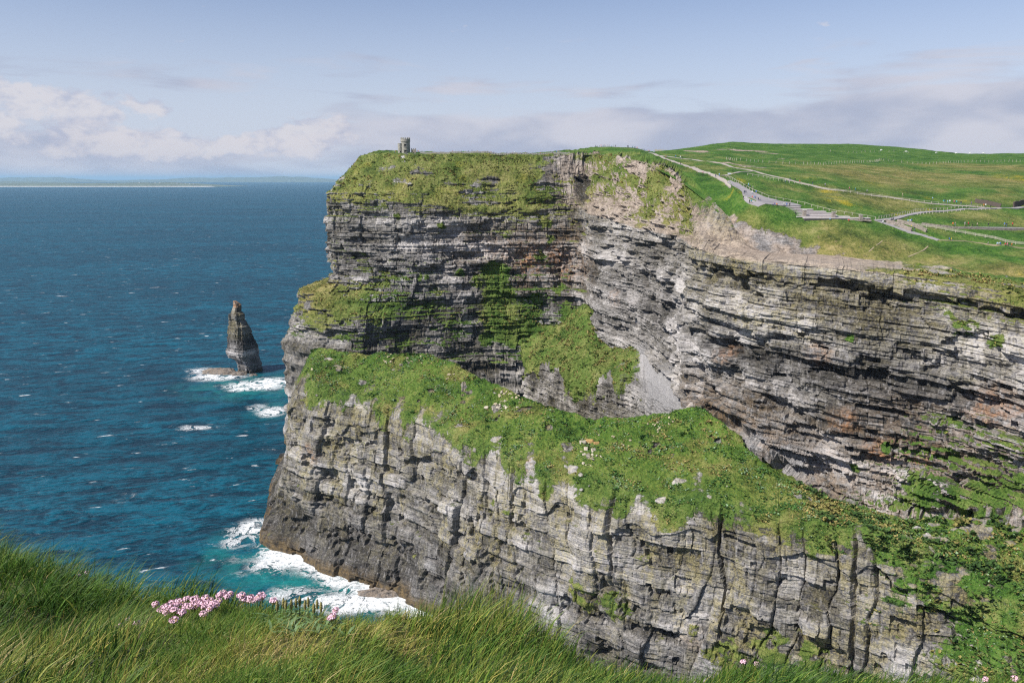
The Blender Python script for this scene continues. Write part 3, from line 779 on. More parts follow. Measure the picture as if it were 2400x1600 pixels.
hill_me = grid_mesh('hillside', G2, {'mask': m1, 'mask2': m2, 'mask3': m3}, smooth=True)
hill = struct(link('hillside', hill_me, M_TERRAIN))
HBVH = BVHTree.FromPolygons([tuple(v) for v in G2.reshape(-1, 3)], [tuple(p.vertices) for p in hill_me.polygons])
print('meshes', len(cliff.data.polygons), len(spur_me.polygons), len(gully.data.polygons), len(hill_me.polygons))
A_TOP = np.concatenate([_AT], 0)
ABVH = BVHTree.FromPolygons([tuple(v) for v in A_TOP.reshape(-1, 3)],
        [(i * A_TOP.shape[1] + j, i * A_TOP.shape[1] + j + 1, (i + 1) * A_TOP.shape[1] + j + 1, (i + 1) * A_TOP.shape[1] + j)
         for i in range(A_TOP.shape[0] - 1) for j in range(A_TOP.shape[1] - 1)])
def ground(x, y):
    z = None
    for bv in (HBVH, ABVH):
        h = bv.ray_cast(Vector((x, y, 400)), Vector((0, 0, -1)))
        if h[0] is not None and (z is None or h[0].z > z): z = h[0].z
    return z
def ray(px, py, bv):
    d = Vector(W(px, py, 1.0)) - Vector((0, 0, EYE)); d.normalize()
    return bv.ray_cast(Vector((0, 0, EYE)), d)[0]
def hit(px, py):
    """where a sight line meets the land above the cliffs"""
    best = None
    for bv in (HBVH, ABVH):
        h = ray(px, py, bv)
        if h is not None and (best is None or h.y < best.y): best = h
    if best is None:
        for k in range(1, 12):
            h = ray(px, py + k, HBVH) or ray(px, py + k, ABVH)
            if h is not None: best = h; break
    return best

# ------------------------------------------------------------------ sea
def sea_material():
    m, t, out = new_mat('sea_water')
    geo = t.new('ShaderNodeNewGeometry'); pos = geo.outputs['Position']
    a = t.new('ShaderNodeAttribute', attribute_name='mask'); s = t.new('ShaderNodeSeparateColor'); t.l.new(a.outputs['Color'], s.inputs[0])
    foam, turq, cap = s.outputs
    rot = t.new('ShaderNodeVectorRotate', rotation_type='Z_AXIS'); t.l.new(pos, rot.inputs['Vector']); rot.inputs['Angle'].default_value = R(-14)
    rp = rot.outputs[0]
    big = t.noise(t.scale3(rp, (0.030, 0.085, 0)), 1.0, 3, 0.6, 0.4)
    mid = t.noise(t.scale3(rp, (0.16, 0.38, 0)), 1.0, 4, 0.65, 0.3)
    patch = t.noise(t.scale3(rp, (0.0016, 0.004, 0)), 1.0, 3, 0.6)
    deep = t.mix(t.range(patch, 0.35, 0.65), (0.0009, 0.060, 0.094), (0.0018, 0.094, 0.144))
    deep = t.mix(t.range(t.math('ADD', t.math('MULTIPLY', big, .5), t.math('MULTIPLY', mid, .5)), 0.41, 0.60), (0.0008, 0.018, 0.032), deep)
    tq = t.mix(t.math('MULTIPLY', turq, t.range(t.noise(pos, 0.06, 4, 0.6, 0.6), 0.33, 0.62), clamp=True), deep, (0.010, 0.150, 0.150))
    fn = t.noise(pos, 0.10, 6, 0.72, 1.6)
    fil = t.math('ABSOLUTE', t.math('SUBTRACT', fn, 0.5))
    web = t.range(fil, 0.07, 0.0, 0.0, 0.34)
    f0 = t.math('ADD', t.math('ADD', foam, t.math('MULTIPLY', t.math('SUBTRACT', fn, 0.5), 2.2)), t.math('MULTIPLY', web, t.math('MULTIPLY', foam, 2.0, clamp=True)))
    ff = t.math('MULTIPLY', t.range(f0, 0.46, 1.02), t.range(t.noise(pos, .45, 4, .7), .28, .5, .45, 1.0))
    # breaking crests, thinly spread
    wc = t.noise(t.scale3(rp, (0.045, 0.14, 0)), 1.0, 5, 0.62, 0.2)
    wc2 = t.noise(t.scale3(rp, (0.004, 0.007, 0)), 1.0, 3, 0.6)
    wf = t.math('MULTIPLY', t.range(t.math('ADD', wc, t.math('MULTIPLY', t.math('SUBTRACT', wc2, 0.5), 0.16)), 0.655, 0.72), 0.8)
    ff = t.math('MAXIMUM', ff, wf)
    col = t.mix(ff, tq, (0.74, 0.76, 0.77))
    h = t.math('ADD', t.math('MULTIPLY', big, 2.2), t.math('MULTIPLY', mid, 0.85))
    h = t.math('ADD', h, t.math('MULTIPLY', ff, 0.25))
    b = t.new('ShaderNodeBump'); b.inputs['Strength'].default_value = 1.0; b.inputs['Distance'].default_value = 1.8
    t.l.new(h, b.inputs['Height'])
    df = t.new('ShaderNodeBsdfDiffuse'); t.l.new(col, df.inputs[0]); t.l.new(b.outputs[0], df.inputs['Normal'])
    gl = t.new('ShaderNodeBsdfGlossy'); gl.inputs['Roughness'].default_value = .3; gl.inputs['Color'].default_value = (.8, .92, 1, 1); t.l.new(b.outputs[0], gl.inputs['Normal'])
    fre = t.new('ShaderNodeFresnel'); fre.inputs['IOR'].default_value = 1.333; t.l.new(b.outputs[0], fre.inputs['Normal'])
    # waves hide each other at low angles, so the sheen of a rough sea stays small
    fac = t.math('MULTIPLY', t.math('MINIMUM', t.math('MULTIPLY', fre.outputs[0], .55), .20), t.math('SUBTRACT', 1.0, ff))
    mx = t.new('ShaderNodeMixShader'); t.l.new(fac, mx.inputs[0]); t.l.new(df.outputs[0], mx.inputs[1]); t.l.new(gl.outputs[0], mx.inputs[2])
    t.l.new(mx.outputs[0], out.inputs[0])
    return m
M_SEA = sea_material()
STACK = np.array([-247.0, 720.0])
rr = np.concatenate([np.linspace(30, 250, 12, endpoint=False), 250 * np.exp(np.linspace(0, math.log(1600 / 250), 260, endpoint=False)),
                     1600 * np.exp(np.linspace(0, math.log(160000 / 1600), 70))])
aa = np.concatenate([np.linspace(-100, -38, 24, endpoint=False), np.linspace(-38, 2, 270, endpoint=False), np.linspace(2, 100, 30)])
AA, RR = np.meshgrid(np.radians(aa), rr, indexing='ij')
SX, SY = RR * np.sin(AA), RR * np.cos(AA)
near = 1 - sstep(RR, 900, 1600)
wz = 0.55 * np.sin((SX * 0.30 + SY * 0.95) * 2 * np.pi / 34 + 2.2 * vnoise(SX / 60, SY / 60, 0, 5)) * (.6 + .6 * vnoise(SX / 90, SY / 50, 0, 6)) \
     + 0.35 * fbm(SX / 13, SY / 6, 0, 8, 3) + .45 * fbm(SX / 40, SY / 22, 0, 9, 2)
shore = [b_[-1][:2] for b_ in B] + [a_[-1][:2] for a_ in A[:6]]
def seg_dist(px, py, pts):
    d = np.full(px.shape, 1e9)
    for p, q in zip(pts[:-1], pts[1:]):
        vx, vy = q[0] - p[0], q[1] - p[1]; L = vx * vx + vy * vy
        t = np.clip(((px - p[0]) * vx + (py - p[1]) * vy) / L, 0, 1)
        d = np.minimum(d, np.hypot(px - p[0] - t * vx, py - p[1] - t * vy))
    return d
spline_s = interp_rows(np.linspace(0, nB - 1, 120), np.arange(nB), np.array([b_[-1][:2] for b_ in B]))
ds_ = seg_dist(SX, SY, list(spline_s[17:]))
da_ = 1e3 + 0 * ds_
wob = 6 * fbm(SX / 18, SY / 18, 0, 12, 3)
foam = np.maximum(np.exp(-np.clip(ds_ + wob - 7, 0, None) / 11.0), .9 * np.exp(-np.clip(da_ + wob - 4, 0, None) / 8.0))
def blob(x, y, rx, ry, a):
    c = WZ(x, y, 0.0)
    q = np.hypot((SX - c[0] + wob) / rx, (SY - c[1] + wob) / ry)
    return a * np.clip(1.3 - q, 0, 1)
for it in ((520,880,34,24,.80),(590,905,38,22,.85),(640,895,30,26,.85),(480,868,26,16,.7),(635,965,16,18,.85),(600,955,16,12,.55),(462,1003,20,7,.62),(440,1006,14,5,.5),
           (600,1235,17,16,.78),(570,1260,14,14,.62),(640,1320,20,14,.72),(560,1310,12,14,.40),(700,1385,20,10,.62),(810,1410,22,14,.8),(555,1350,9,6,.42),(760,1400,20,9,.7),(880,1410,22,10,.9),
           (145,694,18,7,.60),(100,970,10,5,.42),(300,1160,14,8,.36),(270,1175,14,8,.36),(225,1130,8,4,.36),(110,1125,8,4,.34)):
    foam = np.maximum(foam, blob(*it))
turq = np.clip(1.2 * np.exp(-np.clip(ds_ - 9, 0, None) / 10.0), 0, 1)
for it in ((600,905,60,45,1.0),(640,960,20,30,.6),(640,1330,34,30,1.0),(560,1290,22,24,.7),(720,1370,40,30,1.0)):
    turq = np.maximum(turq, blob(*it))
SZ = wz * near
sea = struct(link('sea', grid_mesh('sea', np.stack([SX, SY, SZ], -1)[::-1], {'mask': np.stack([foam, turq, 0 * foam], -1)[::-1]}, smooth=True), M_SEA))

# ------------------------------------------------------------------ sea stack
prof = [(190,635,665),(212,622,690),(232,611,703),(270,606,708),(305,600,716),(332,578,745),(395,577,750),(450,570,785),(520,545,800),(600,520,830),(680,521,855),(740,519,868),(800,538,868),(832,600,869),(880,613,876),(930,628,890),(975,630,893),(1040,620,897)]
th = np.linspace(0, 2 * np.pi, 100)
rows = []
for k in range(len(prof) - 1):
    y0, l0, r0 = prof[k]; y1, l1, r1 = prof[k + 1]
    n = max(2, int((y1 - y0) / 4))
    for q in np.linspace(0, 1, n, endpoint=False): rows.append((y0 + q * (y1 - y0), l0 + q * (l1 - l0), r0 + q * (r1 - r0)))
ks = 0.0858
P = np.zeros((len(rows), len(th), 3))
for k, (y, l, r) in enumerate(rows):
    hw = (r - l) / 2 * ks * .88; cx = ((l + r) / 2 - 715) * ks
    z = (985 - y) * ks * .985
    c, s_ = np.cos(th), np.sin(th)
    e = .42
    # a prism with its edge turned towards the viewer
    x = hw * np.sign(c) * np.abs(c) ** e; yy = hw * .95 * np.sign(s_) * np.abs(s_) ** e
    ang = R(60)
    xr = x * math.cos(ang) - yy * math.sin(ang); yr = x * math.sin(ang) + yy * math.cos(ang)
    sc_ = hw / max(np.abs(xr).max(), 1e-3)
    P[k, :, 0] = cx + xr * sc_; P[k, :, 1] = yr * sc_ * 1.1; P[k, :, 2] = z
SSs = th[None, :] * 9 + 0 * P[..., 2]
dd, tt, _, _ = strata(np.where(SSs > 28, 56 - SSs, SSs) + 0, P[..., 2], 733, (3.0, 9), (.7, 1.8), .30, .6, .6, 1.25, 4.2)
rad = P.copy(); rad[..., 2] = 0; rad[..., 0] -= P[..., 0].mean(1, keepdims=True)
P[..., 0] += 1.6 * fbm(P[..., 2] / 9, 0, 0, 61, 3); P[..., 1] += 2.5 * fbm(P[..., 2] / 11, 0, 0, 63, 2)
rl = np.linalg.norm(rad, axis=2, keepdims=True); rad = rad / np.maximum(rl, .1)
P = P + rad * (np.clip(dd - .6, -2.6, 1.6) * 1.0 * np.clip(rl[..., 0] / 6, .15, 1))[..., None]
zz = P[..., 2]
nseg = len(th) - 1
vv = P[:, :-1].reshape(-1, 3)
fi = []
idx = np.arange(len(rows) * nseg).reshape(len(rows), nseg)
q = np.stack([idx[:-1], idx[1:], np.roll(idx[1:], -1, 1), np.roll(idx[:-1], -1, 1)], -1).reshape(-1, 4)
flat_ = np.concatenate([q.ravel(), idx[0]]); cnt = np.concatenate([np.full(len(q), 4), [nseg]])
zz = zz[:, :-1]; tt = tt[:, :-1]
white = np.exp(-((zz - 22) / 7) ** 2) * .14
m1 = np.stack([.12 * sstep(zz, 26, 40), np.clip(tt - .12 + white, 0, 1), .7 * sstep(zz, 30, 40)], -1).reshape(-1, 3)
m2 = np.stack([.9 * sstep(zz, 60, 63), 1 - sstep(zz, 1.5, 5), 0 * zz], -1).reshape(-1, 3)
m3 = np.stack([0 * zz, 0 * zz, 0 * zz], -1).reshape(-1, 3)
stack = empty('sea_stack', (STACK[0], STACK[1], -1.5))
tag(stack, 'tall dark rock pillar standing alone in the sea', 'sea stack')
link('rock_pillar', mesh_from('rock_pillar', vv, flat_, cnt, {'mask': m1, 'mask2': m2, 'mask3': m3}), M_TERRAIN, stack)
def shelf(name, cx, cy, rx, ry, h, seed, parent):
    n, mr = 72, 14
    t_ = np.linspace(0, 2 * np.pi, n, endpoint=False)
    pts = []
    for k in range(mr):
        f = 1 - k / (mr - 1)
        w = 1 + .3 * vnoise(np.cos(t_) * 2 + seed, np.sin(t_) * 2, f * 1.5, seed)
        hz = h * (np.floor((1 - f ** 3) * 5) / 5 * .6 + .4 * (1 - f ** 2)) + .5 * vnoise(t_ * 4, f * 6, 0, seed + 1)
        pts.append(np.stack([cx + np.cos(t_) * rx * f * w, cy + np.sin(t_) * ry * f * w, hz - .9 * (k == 0)], -1))
    pts = np.array(pts); vv = pts.reshape(-1, 3); idx = np.arange(mr * n).reshape(mr, n)
    q = np.stack([idx[:-1], np.roll(idx[:-1], -1, 1), np.roll(idx[1:], -1, 1), idx[1:]], -1).reshape(-1, 4)
    a = np.tile(np.array([[0, .5, .15]]), (len(vv), 1)); b_ = np.tile(np.array([[.1, .28, .35]]), (len(vv), 1))
    return link(name, mesh_from(name, vv, q.ravel(), np.full(len(q), 4), {'mask': a, 'mask2': b_, 'mask3': a * 0}), M_TERRAIN, parent)
shelf('rock_shelf', -21, -8, 22, 11, 6.5, 3, stack)
shelf('rock_shelf', -2, -15, 9, 6, 5.0, 5, stack)
shelf('rock_shelf', 12, -17, 5, 3, 3.5, 9, stack)
# half-drowned reef at the spur's foot
rf = WZ(905, 1382, 0); reef = empty('tidal_reef', (rf[0], rf[1] - 3, 0)); tag(reef, 'flat brown tidal rock awash in foam at the foot of the grassy headland', 'reef')
shelf('rock_shelf', 0, 0, 13, 4, 2.2, 15, reef)

# ------------------------------------------------------------------ far islands and shores
M_ISLE = simple('island_turf', (0.10, 0.12, 0.07), .95, .5, .004)
M_SHORE = simple('pale_shore', (0.42, 0.41, 0.38), .95, .2, .01)
def island(name, px0, px1, base_py, tops, D, depth, mat, sn=None):
    n = 90
    X1, X2 = W(px0, base_py, D)[0], W(px1, base_py, D)[0]
    xs = np.linspace(X1, X2, n); f = np.linspace(0, 1, n)
    hs = np.interp(f, [t_[0] for t_ in tops], [t_[1] for t_ in tops]) * (1 + .18 * fbm(f * 22, 0, 0, 17, 3))
    hs[0] = hs[-1] = -2
    prof_ = [(0, -.02), (.02, .14), (.10, .30), (.30, .75), (.55, 1), (.8, .6), (1, -.02)]
    G_ = np.array([[(x, D + depth * a, h * b_ if h > 0 else h) for a, b_ in prof_] for x, h in zip(xs, hs)])
    o = struct(link(name, grid_mesh(name, G_, smooth=True), mat))
    if sn:
        sm = []
        for x, h in zip(xs, hs):
            sm.append([(x, D - 30, .4), (x, D - 15, sn * (1 if h > 0 else 0) + .5), (x, D + depth * .05, sn + 4 if h > 0 else .5)])
        struct(link('island_shore', grid_mesh('island_shore', np.array(sm)), M_SHORE))
    return o, xs, hs
isl, ixs, ihs = island('island', -420, 500, 436.5, [(0, 50), (.45, 70), (.6, 80), (.72, 85), (.85, 85), (.93, 40), (1, 5)], 17500, 2600, M_ISLE, 13)
island('far_island', -500, 120, 431, [(0, 90), (.6, 110), (.9, 60), (1, 5)], 26000, 3000, M_ISLE)
island('far_hills', 120, 800, 424, [(0, 20), (.25, 120), (.4, 210), (.6, 255), (.75, 300), (.85, 240), (1, 40)], 42000, 5000, M_ISLE)
island('far_hills', -200, 170, 424, [(0, 150), (.4, 230), (.7, 270), (1, 80)], 42000, 5000, M_ISLE)
M_WHITE = simple('whitewash', (0.78, 0.77, 0.74), .8, .05)
M_ROOF = simple('slate_roof', (0.16, 0.15, 0.16), .8, .1)
def cottage(px, py, w, label):
    bm = bmesh.new(); bm_box(bm, (0, 0, 4), (w, 14, 8)); me = bm_mesh('wall', bm)
    pos = W(px, py, 17500 + 1150 * .5)
    hz = float(np.interp(pos[0], ixs, ihs)) * .9
    e = empty('cottage', (pos[0], pos[1] + 380, hz)); tag(e, label, 'house', 'white houses on the far island')
    link('wall', me, M_WHITE, e)
    bm = bmesh.new()
    v = [bm.verts.new(p) for p in [(-w/2-1,-8,7.5),(w/2+1,-8,7.5),(w/2+1,8,7.5),(-w/2-1,8,7.5),(-w/2-1,0,14),(w/2+1,0,14)]]
    for f_ in ((0,1,5,4),(2,3,4,5),(0,4,3),(1,2,5),(0,3,2,1)): bm.faces.new([v[i] for i in f_])
    link('roof', bm_mesh('roof', bm), M_ROOF, e)
for k, (x, y, w, lb) in enumerate([(548,427,22,'white house at the right end of the island village'),(636,426,26,'white house'),(398,426,24,'white house'),(408,427,20,'white house'),(418,427,28,'white house'),(428,427,24,'white house'),(437,427,22,'white house'),(346,425,22,'white house'),(357,427,26,'white house'),(308,427,30,'leftmost white house on the far low island')]):
    if x > 500: continue
    cottage(x, y, w, lb if k in (9,) else 'tiny white house in the row on the far low island')

# ------------------------------------------------------------------ stone tower
def stone_mat(name, ca, cb):
    m, t, out = new_mat(name)
    geo = t.new('ShaderNodeNewGeometry'); pos = geo.outputs['Position']
    v = t.new('ShaderNodeTexVoronoi'); v.inputs['Scale'].default_value = 1.0; t.put(v.inputs['Vector'], t.scale3(pos, (2.2, 2.2, 3.6)))
    s = t.new('ShaderNodeSeparateColor'); t.l.new(v.outputs['Color'], s.inputs[0])
    n = t.noise(pos, .6, 4, .6)
    c = t.mix(s.outputs[0], ca, cb)
    c = t.mix(t.range(n, .45, .7, 0, .4), c, (0.25, 0.23, 0.17))
    p = t.new('ShaderNodeBsdfPrincipled'); p.inputs['Roughness'].default_value = .9
    t.l.new(c, p.inputs['Base Color'])
    b = t.new('ShaderNodeBump'); b.inputs['Strength'].default_value = .6; b.inputs['Distance'].default_value = .1
    t.l.new(v.outputs['Distance'], b.inputs['Height']); t.l.new(b.outputs[0], p.inputs['Normal'])
    t.l.new(p.outputs[0], out.inputs[0]); return m
M_STONE = stone_mat('tower_stone', (0.17, 0.165, 0.14), (0.36, 0.34, 0.30))
M_WALLST = stone_mat('wall_stone', (0.15, 0.13, 0.11), (0.34, 0.29, 0.25))
M_DARK = simple('dark_opening', (0.02, 0.02, 0.022), .9, .1)
M_TRIM = simple('pale_stone_trim', (0.40, 0.38, 0.34), .85, .1)
def round_wall(r, z0, z1, wins, n=64, thick=.5, taper=0.0):
    """round wall with real openings: wins = (angle, half width rad, zlo, zhi)"""
    bm = bmesh.new()
    zs = sorted({z0, z1, *[w[2] for w in wins], *[w[3] for w in wins]})
    ang = [2 * math.pi * k / n for k in range(n)]
    rings = []
    for rad in (r, r - thick):
        rings.append([[bm.verts.new(((rad - taper * (z - z0)) * math.cos(a), (rad - taper * (z - z0)) * math.sin(a), z)) for a in ang] for z in zs])
    def is_open(k, i):
        a = (ang[k] + math.pi / n)
        for (wa, hw, lo, hi) in wins:
            da = (a - wa + math.pi) % (2 * math.pi) - math.pi
            if abs(da) < hw and zs[i] >= lo - 1e-6 and zs[i + 1] <= hi + 1e-6: return True
        return False
    for i in range(len(zs) - 1):
        for k in range(n):
            k2 = (k + 1) % n
            if is_open(k, i):
                for kk, op in ((k, (k - 1) % n), (k2, k2)):
                    if not is_open(op, i):
                        bm.faces.new([rings[0][i][kk], rings[0][i + 1][kk], rings[1][i + 1][kk], rings[1][i][kk]])
                for ii, oi in ((i, i - 1), (i + 1, i + 1)):
                    if oi < 0 or oi >= len(zs) - 1 or not is_open(k, oi):
                        try: bm.faces.new([rings[0][ii][k], rings[0][ii][k2], rings[1][ii][k2], rings[1][ii][k]])
                        except ValueError: pass
                continue
            bm.faces.new([rings[0][i][k], rings[0][i][k2], rings[0][i + 1][k2], rings[0][i + 1][k]])
            bm.faces.new([rings[1][i][k2], rings[1][i][k], rings[1][i + 1][k], rings[1][i + 1][k2]])
    for k in range(n):
        k2 = (k + 1) % n
        try: bm.faces.new([rings[0][-1][k], rings[0][-1][k2], rings[1][-1][k2], rings[1][-1][k]])
        except ValueError: pass
    bmesh.ops.recalc_face_normals(bm, faces=bm.faces)
    return bm
def ring(r0, r1, z0, z1, n=64):
    bm = bmesh.new()
    vs = [[bm.verts.new((r * math.cos(2*math.pi*k/n), r * math.sin(2*math.pi*k/n), z)) for k in range(n)] for r, z in ((r0, z0), (r1, z0), (r1, z1), (r0, z1))]
    for k in range(n):
        k2 = (k + 1) % n
        for i in range(4): bm.faces.new([vs[i][k], vs[i][k2], vs[(i+1) % 4][k2], vs[(i+1) % 4][k]])
    return bm
def disc(r, z, n=48):
    bm = bmesh.new(); bmesh.ops.create_circle(bm, cap_ends=True, radius=r, segments=n, matrix=Matrix.Translation((0, 0, z))); return bm
tp = W(951, 366, 566); tz = ground(tp[0], tp[1]) or tp[2]
tz = min(tz, W(951, 366, 566)[2]) - .6
tower = empty('stone_tower', (tp[0], tp[1], tz)); tag(tower, 'round grey stone lookout tower with battlements on the cliff top', 'tower')
fr = -math.pi / 2
TH_ = W(951, 323, 566)[2] - tz
tw = link('tower_wall', bm_mesh('tower_wall', round_wall(3.2, 0, TH_ - 1.1, [(fr + .04, .24, 3.0, 4.6), (fr + .02, .24, 7.0, 8.7), (fr + 1.5, .2, 5, 6.4), (fr - 2.6, .25, 0, 2.2)], taper=.012)), M_STONE, tower)
link('floor_slab', bm_mesh('floor_slab', disc(2.75, 5.8)), M_DARK, tw)
link('roof_slab', bm_mesh('roof_slab', disc(2.7, TH_ - 1.9)), M_TRIM, tw)
link('string_course', bm_mesh('string_course', ring(2.9, 3.42, TH_ - 2.75, TH_ - 2.45)), M_STONE, tw)
link('parapet', bm_mesh('parapet', ring(2.72, 3.3, TH_ - 2.448, TH_ - 1.0)), M_STONE, tower)
bm = bmesh.new(); bm_box(bm, (0, 0, 0), (.55, .95, 1.0)); bmesh.ops.bevel(bm, geom=bm.edges[:], offset=.05, affect='EDGES'); mer = bm_mesh('merlon', bm); mer.materials.append(M_STONE)
for k in range(12):
    a = 2 * math.pi * (k + .3) / 12
    o = link('merlon', mer, None, tower); o.location = (3.0 * math.cos(a), 3.0 * math.sin(a), TH_ - .5); o.rotation_euler = (0, 0, a)
for zc in (2.9, 6.9):
    bm = bmesh.new(); bm_box(bm, (3.16 * math.cos(fr + .03), 3.16 * math.sin(fr + .03), zc), (.5, 1.9, .2), fr + .03); link('window_sill', bm_mesh('window_sill', bm), M_TRIM, tw)
    bm = bmesh.new(); bm_box(bm, (3.12 * math.cos(fr + .03), 3.12 * math.sin(fr + .03), zc + 1.95), (.5, 1.9, .26), fr + .03); link('window_lintel', bm_mesh('window_lintel', bm), M_TRIM, tw)
    bm = bmesh.new(); bm_box(bm, (2.78 * math.cos(fr + .03), 2.78 * math.sin(fr + .03), zc + .95), (.06, 1.5, 1.6), fr + .03); link('window_pane', bm_mesh('window_pane', bm), M_DARK, tw)
    bm = bmesh.new(); bm_box(bm, (2.9 * math.cos(fr + .03), 2.9 * math.sin(fr + .03), zc + .95), (.08, .14, 1.6), fr + .03); link('window_mullion', bm_mesh('window_mullion', bm), M_TRIM, tw)
tu = W(937.5, 337, 565.5); TUH = tu[2] - tz
tur = link('turret_wall', bm_mesh('turret_wall', round_wall(1.62, 0, TUH, [(fr + .35, .35, 2.9, 3.9)], 40, .35)), M_STONE, tower); tur.location = (tu[0] - tp[0] + .1, -.9, 0)
o = link('turret_cap', bm_mesh('turret_cap', ring(.05, 1.75, TUH + .002, TUH + .22, 40)), M_TRIM, tur)
bm = bmesh.new(); bm_box(bm, (1.15 * math.cos(fr + .35), 1.15 * math.sin(fr + .35), 3.4), (.05, 1.0, 1.0), fr + .35); link('window_pane', bm_mesh('window_pane', bm), M_DARK, tur)
# gate wall with an arch
def arch_wall(w, h, t, aw, ah, n=10):
    bm = bmesh.new()
    pts = [(-aw / 2, 0)] + [(-aw / 2 * math.cos(math.pi * k / n), ah - aw / 2 + aw / 2 * math.sin(math.pi * k / n)) for k in range(n + 1)] + [(aw / 2, 0)]
    outer = [(-w / 2, 0)] + [(-w / 2 + w * k / n, h) for k in range(n + 1)] + [(w / 2, 0)]
    for y in (-t / 2, t / 2):
        pass
    va = [[bm.verts.new((x, y, z)) for x, z in pts] for y in (-t / 2, t / 2)]
    vo = [[bm.verts.new((x, y, z)) for x, z in outer] for y in (-t / 2, t / 2)]
    for i in range(len(pts) - 1):
        bm.faces.new([va[0][i], va[0][i+1], vo[0][i+1], vo[0][i]]); bm.faces.new([va[1][i+1], va[1][i], vo[1][i], vo[1][i+1]])
        bm.faces.new([va[0][i+1], va[0][i], va[1][i], va[1][i+1]]); bm.faces.new([vo[0][i], vo[0][i+1], vo[1][i+1], vo[1][i]])
    return bm
gw = link('gate_wall', bm_mesh('gate_wall', arch_wall(3.3, 4.9, .8, 1.25, 3.1)), M_WALLST, tower); gx = W(969.5, 365, 565)[0] - tp[0]; gw.location = (gx, -.4, 0)
for k in (-1, 0, 1):
    bm = bmesh.new(); bm_box(bm, (k * 1.3, 0, 5.35), (.55, .82, .88)); link('gate_merlon', bm_mesh('gate_merlon', bm), M_WALLST, gw)
bm = bmesh.new(); bm_box(bm, (0, 0, 4.95), (3.45, .95, .2)); link('gate_coping', bm_mesh('gate_coping', bm), M_TRIM, gw)

# low flagstone parapet along the tower path
M_FLAG = simple('flagstone', (0.30, 0.285, 0.26), .9, .3, .8)
bm = bmesh.new()
x = W(985, 365, 562)[0]; xe = W(1335, 362, 566)[0]
while x < xe:
    w = random.uniform(1.0, 1.6); y = 561 + 4 * math.sin(x * .05) + random.uniform(-.05, .05)
    g = ground(x + w / 2, y)
    if g is not None: bm_box(bm, (x + w / 2, y, g + .45), (w * .96, .09, 1.25 + random.uniform(-.12, .1)), random.uniform(-.03, .03))
    x += w
fw = tag(link('flagstone_wall', bm_mesh('flagstone_wall', bm), M_FLAG), 'long low wall of upright flagstones along the cliff top right of the tower', 'wall')

# ------------------------------------------------------------------ paths
M_PATH = simple('path_gravel', (0.32, 0.28, 0.25), .95, .15, .8)
M_PAVE = simple('paving', (0.25, 0.235, 0.24), .9, .18, .5)
M_TRACK = simple('worn_track', (0.25, 0.205, 0.13), .95, .25, .9)
def smooth_pts(pts, n):
    P_ = np.array([tuple(p) for p in pts]); T_ = np.concatenate([[0], np.cumsum(np.linalg.norm(np.diff(P_, axis=0), axis=1))])
    return interp_rows(np.linspace(0, T_[-1], n), T_, P_)
def path(name, pix, width, mat, lift=.14):
    pts = [hit(*p) for p in pix]
    L = sum((b_ - a_).length for a_, b_ in zip(pts[:-1], pts[1:]))
    cl = smooth_pts(pts, max(8, int(L / 1.6)))
    tg = np.gradient(cl[:, :2], axis=0); tg /= np.maximum(np.linalg.norm(tg, axis=1, keepdims=True), 1e-6)
    nn = np.stack([-tg[:, 1], tg[:, 0]], -1)
    rows_ = []
    for i in range(len(cl)):
        w = width * (1 + .12 * float(vnoise(i / 5.0, width)))
        row = []
        for q_ in (-.5, -.25, 0, .25, .5):
            p = cl[i, :2] + nn[i] * w * q_
            g = ground(p[0], p[1])
            row.append((p[0], p[1], (g if g is not None else cl[i, 2])))
        row = np.array(row); row[:, 2] = .5 * row[:, 2] + .5 * row[:, 2].mean()
        rows_.append(row)
    rows_ = np.array(rows_)
    zsm = rows_[..., 2].copy()
    for _ in range(3): zsm[1:-1] = (zsm[:-2] + zsm[1:-1] * 2 + zsm[2:]) / 4
    rows_[..., 2] = np.maximum(zsm, rows_[..., 2] - .05) + lift
    skirt_l = rows_[:, :1].copy(); skirt_l[..., 2] -= .6; skirt_r = rows_[:, -1:].copy(); skirt_r[..., 2] -= .6
    return struct(link(name, grid_mesh(name, np.concatenate([skirt_l, rows_, skirt_r], 1)), mat))
path('cliff_path', [(1524,358.5),(1545,366),(1575,377),(1610,390),(1640,401),(1672,411),(1702,424),(1722,437)], 3.2, M_PATH)
path('upper_path', [(1548,365),(1590,371),(1640,377),(1700,386),(1745,397),(1780,405),(1815,414),(1860,425),(1910,437),(1960,446),(2050,459),(2150,473),(2215,479),(2290,485),(2345,488)], 2.4, M_PATH)
path('link_path', [(1690,412),(1715,407),(1745,403),(1765,401)], 1.6, M_PATH)
path('curved_path', [(2050,516),(2080,514),(2110,508),(2145,501),(2190,496),(2240,492.5),(2300,489),(2400,485)], 3.0, M_PAVE)
path('lower_path', [(2052,516),(2085,527),(2120,539),(2150,547),(2178,555),(2200,563)], 2.8, M_PAVE)
path('trodden_track', [(2200,563),(2235,564),(2290,569),(2340,575),(2410,582)], 1.1, M_TRACK)
path('roadside_path', [(2168,528),(2220,532),(2290,533),(2400,534.5)], 1.6, M_PAVE)
path('trodden_track', [(2175,577),(2155,590),(2128,602)], .6, M_TRACK, .06)
path('trodden_track', [(2068,564),(2050,577),(2036,590)], .45, M_TRACK, .06)

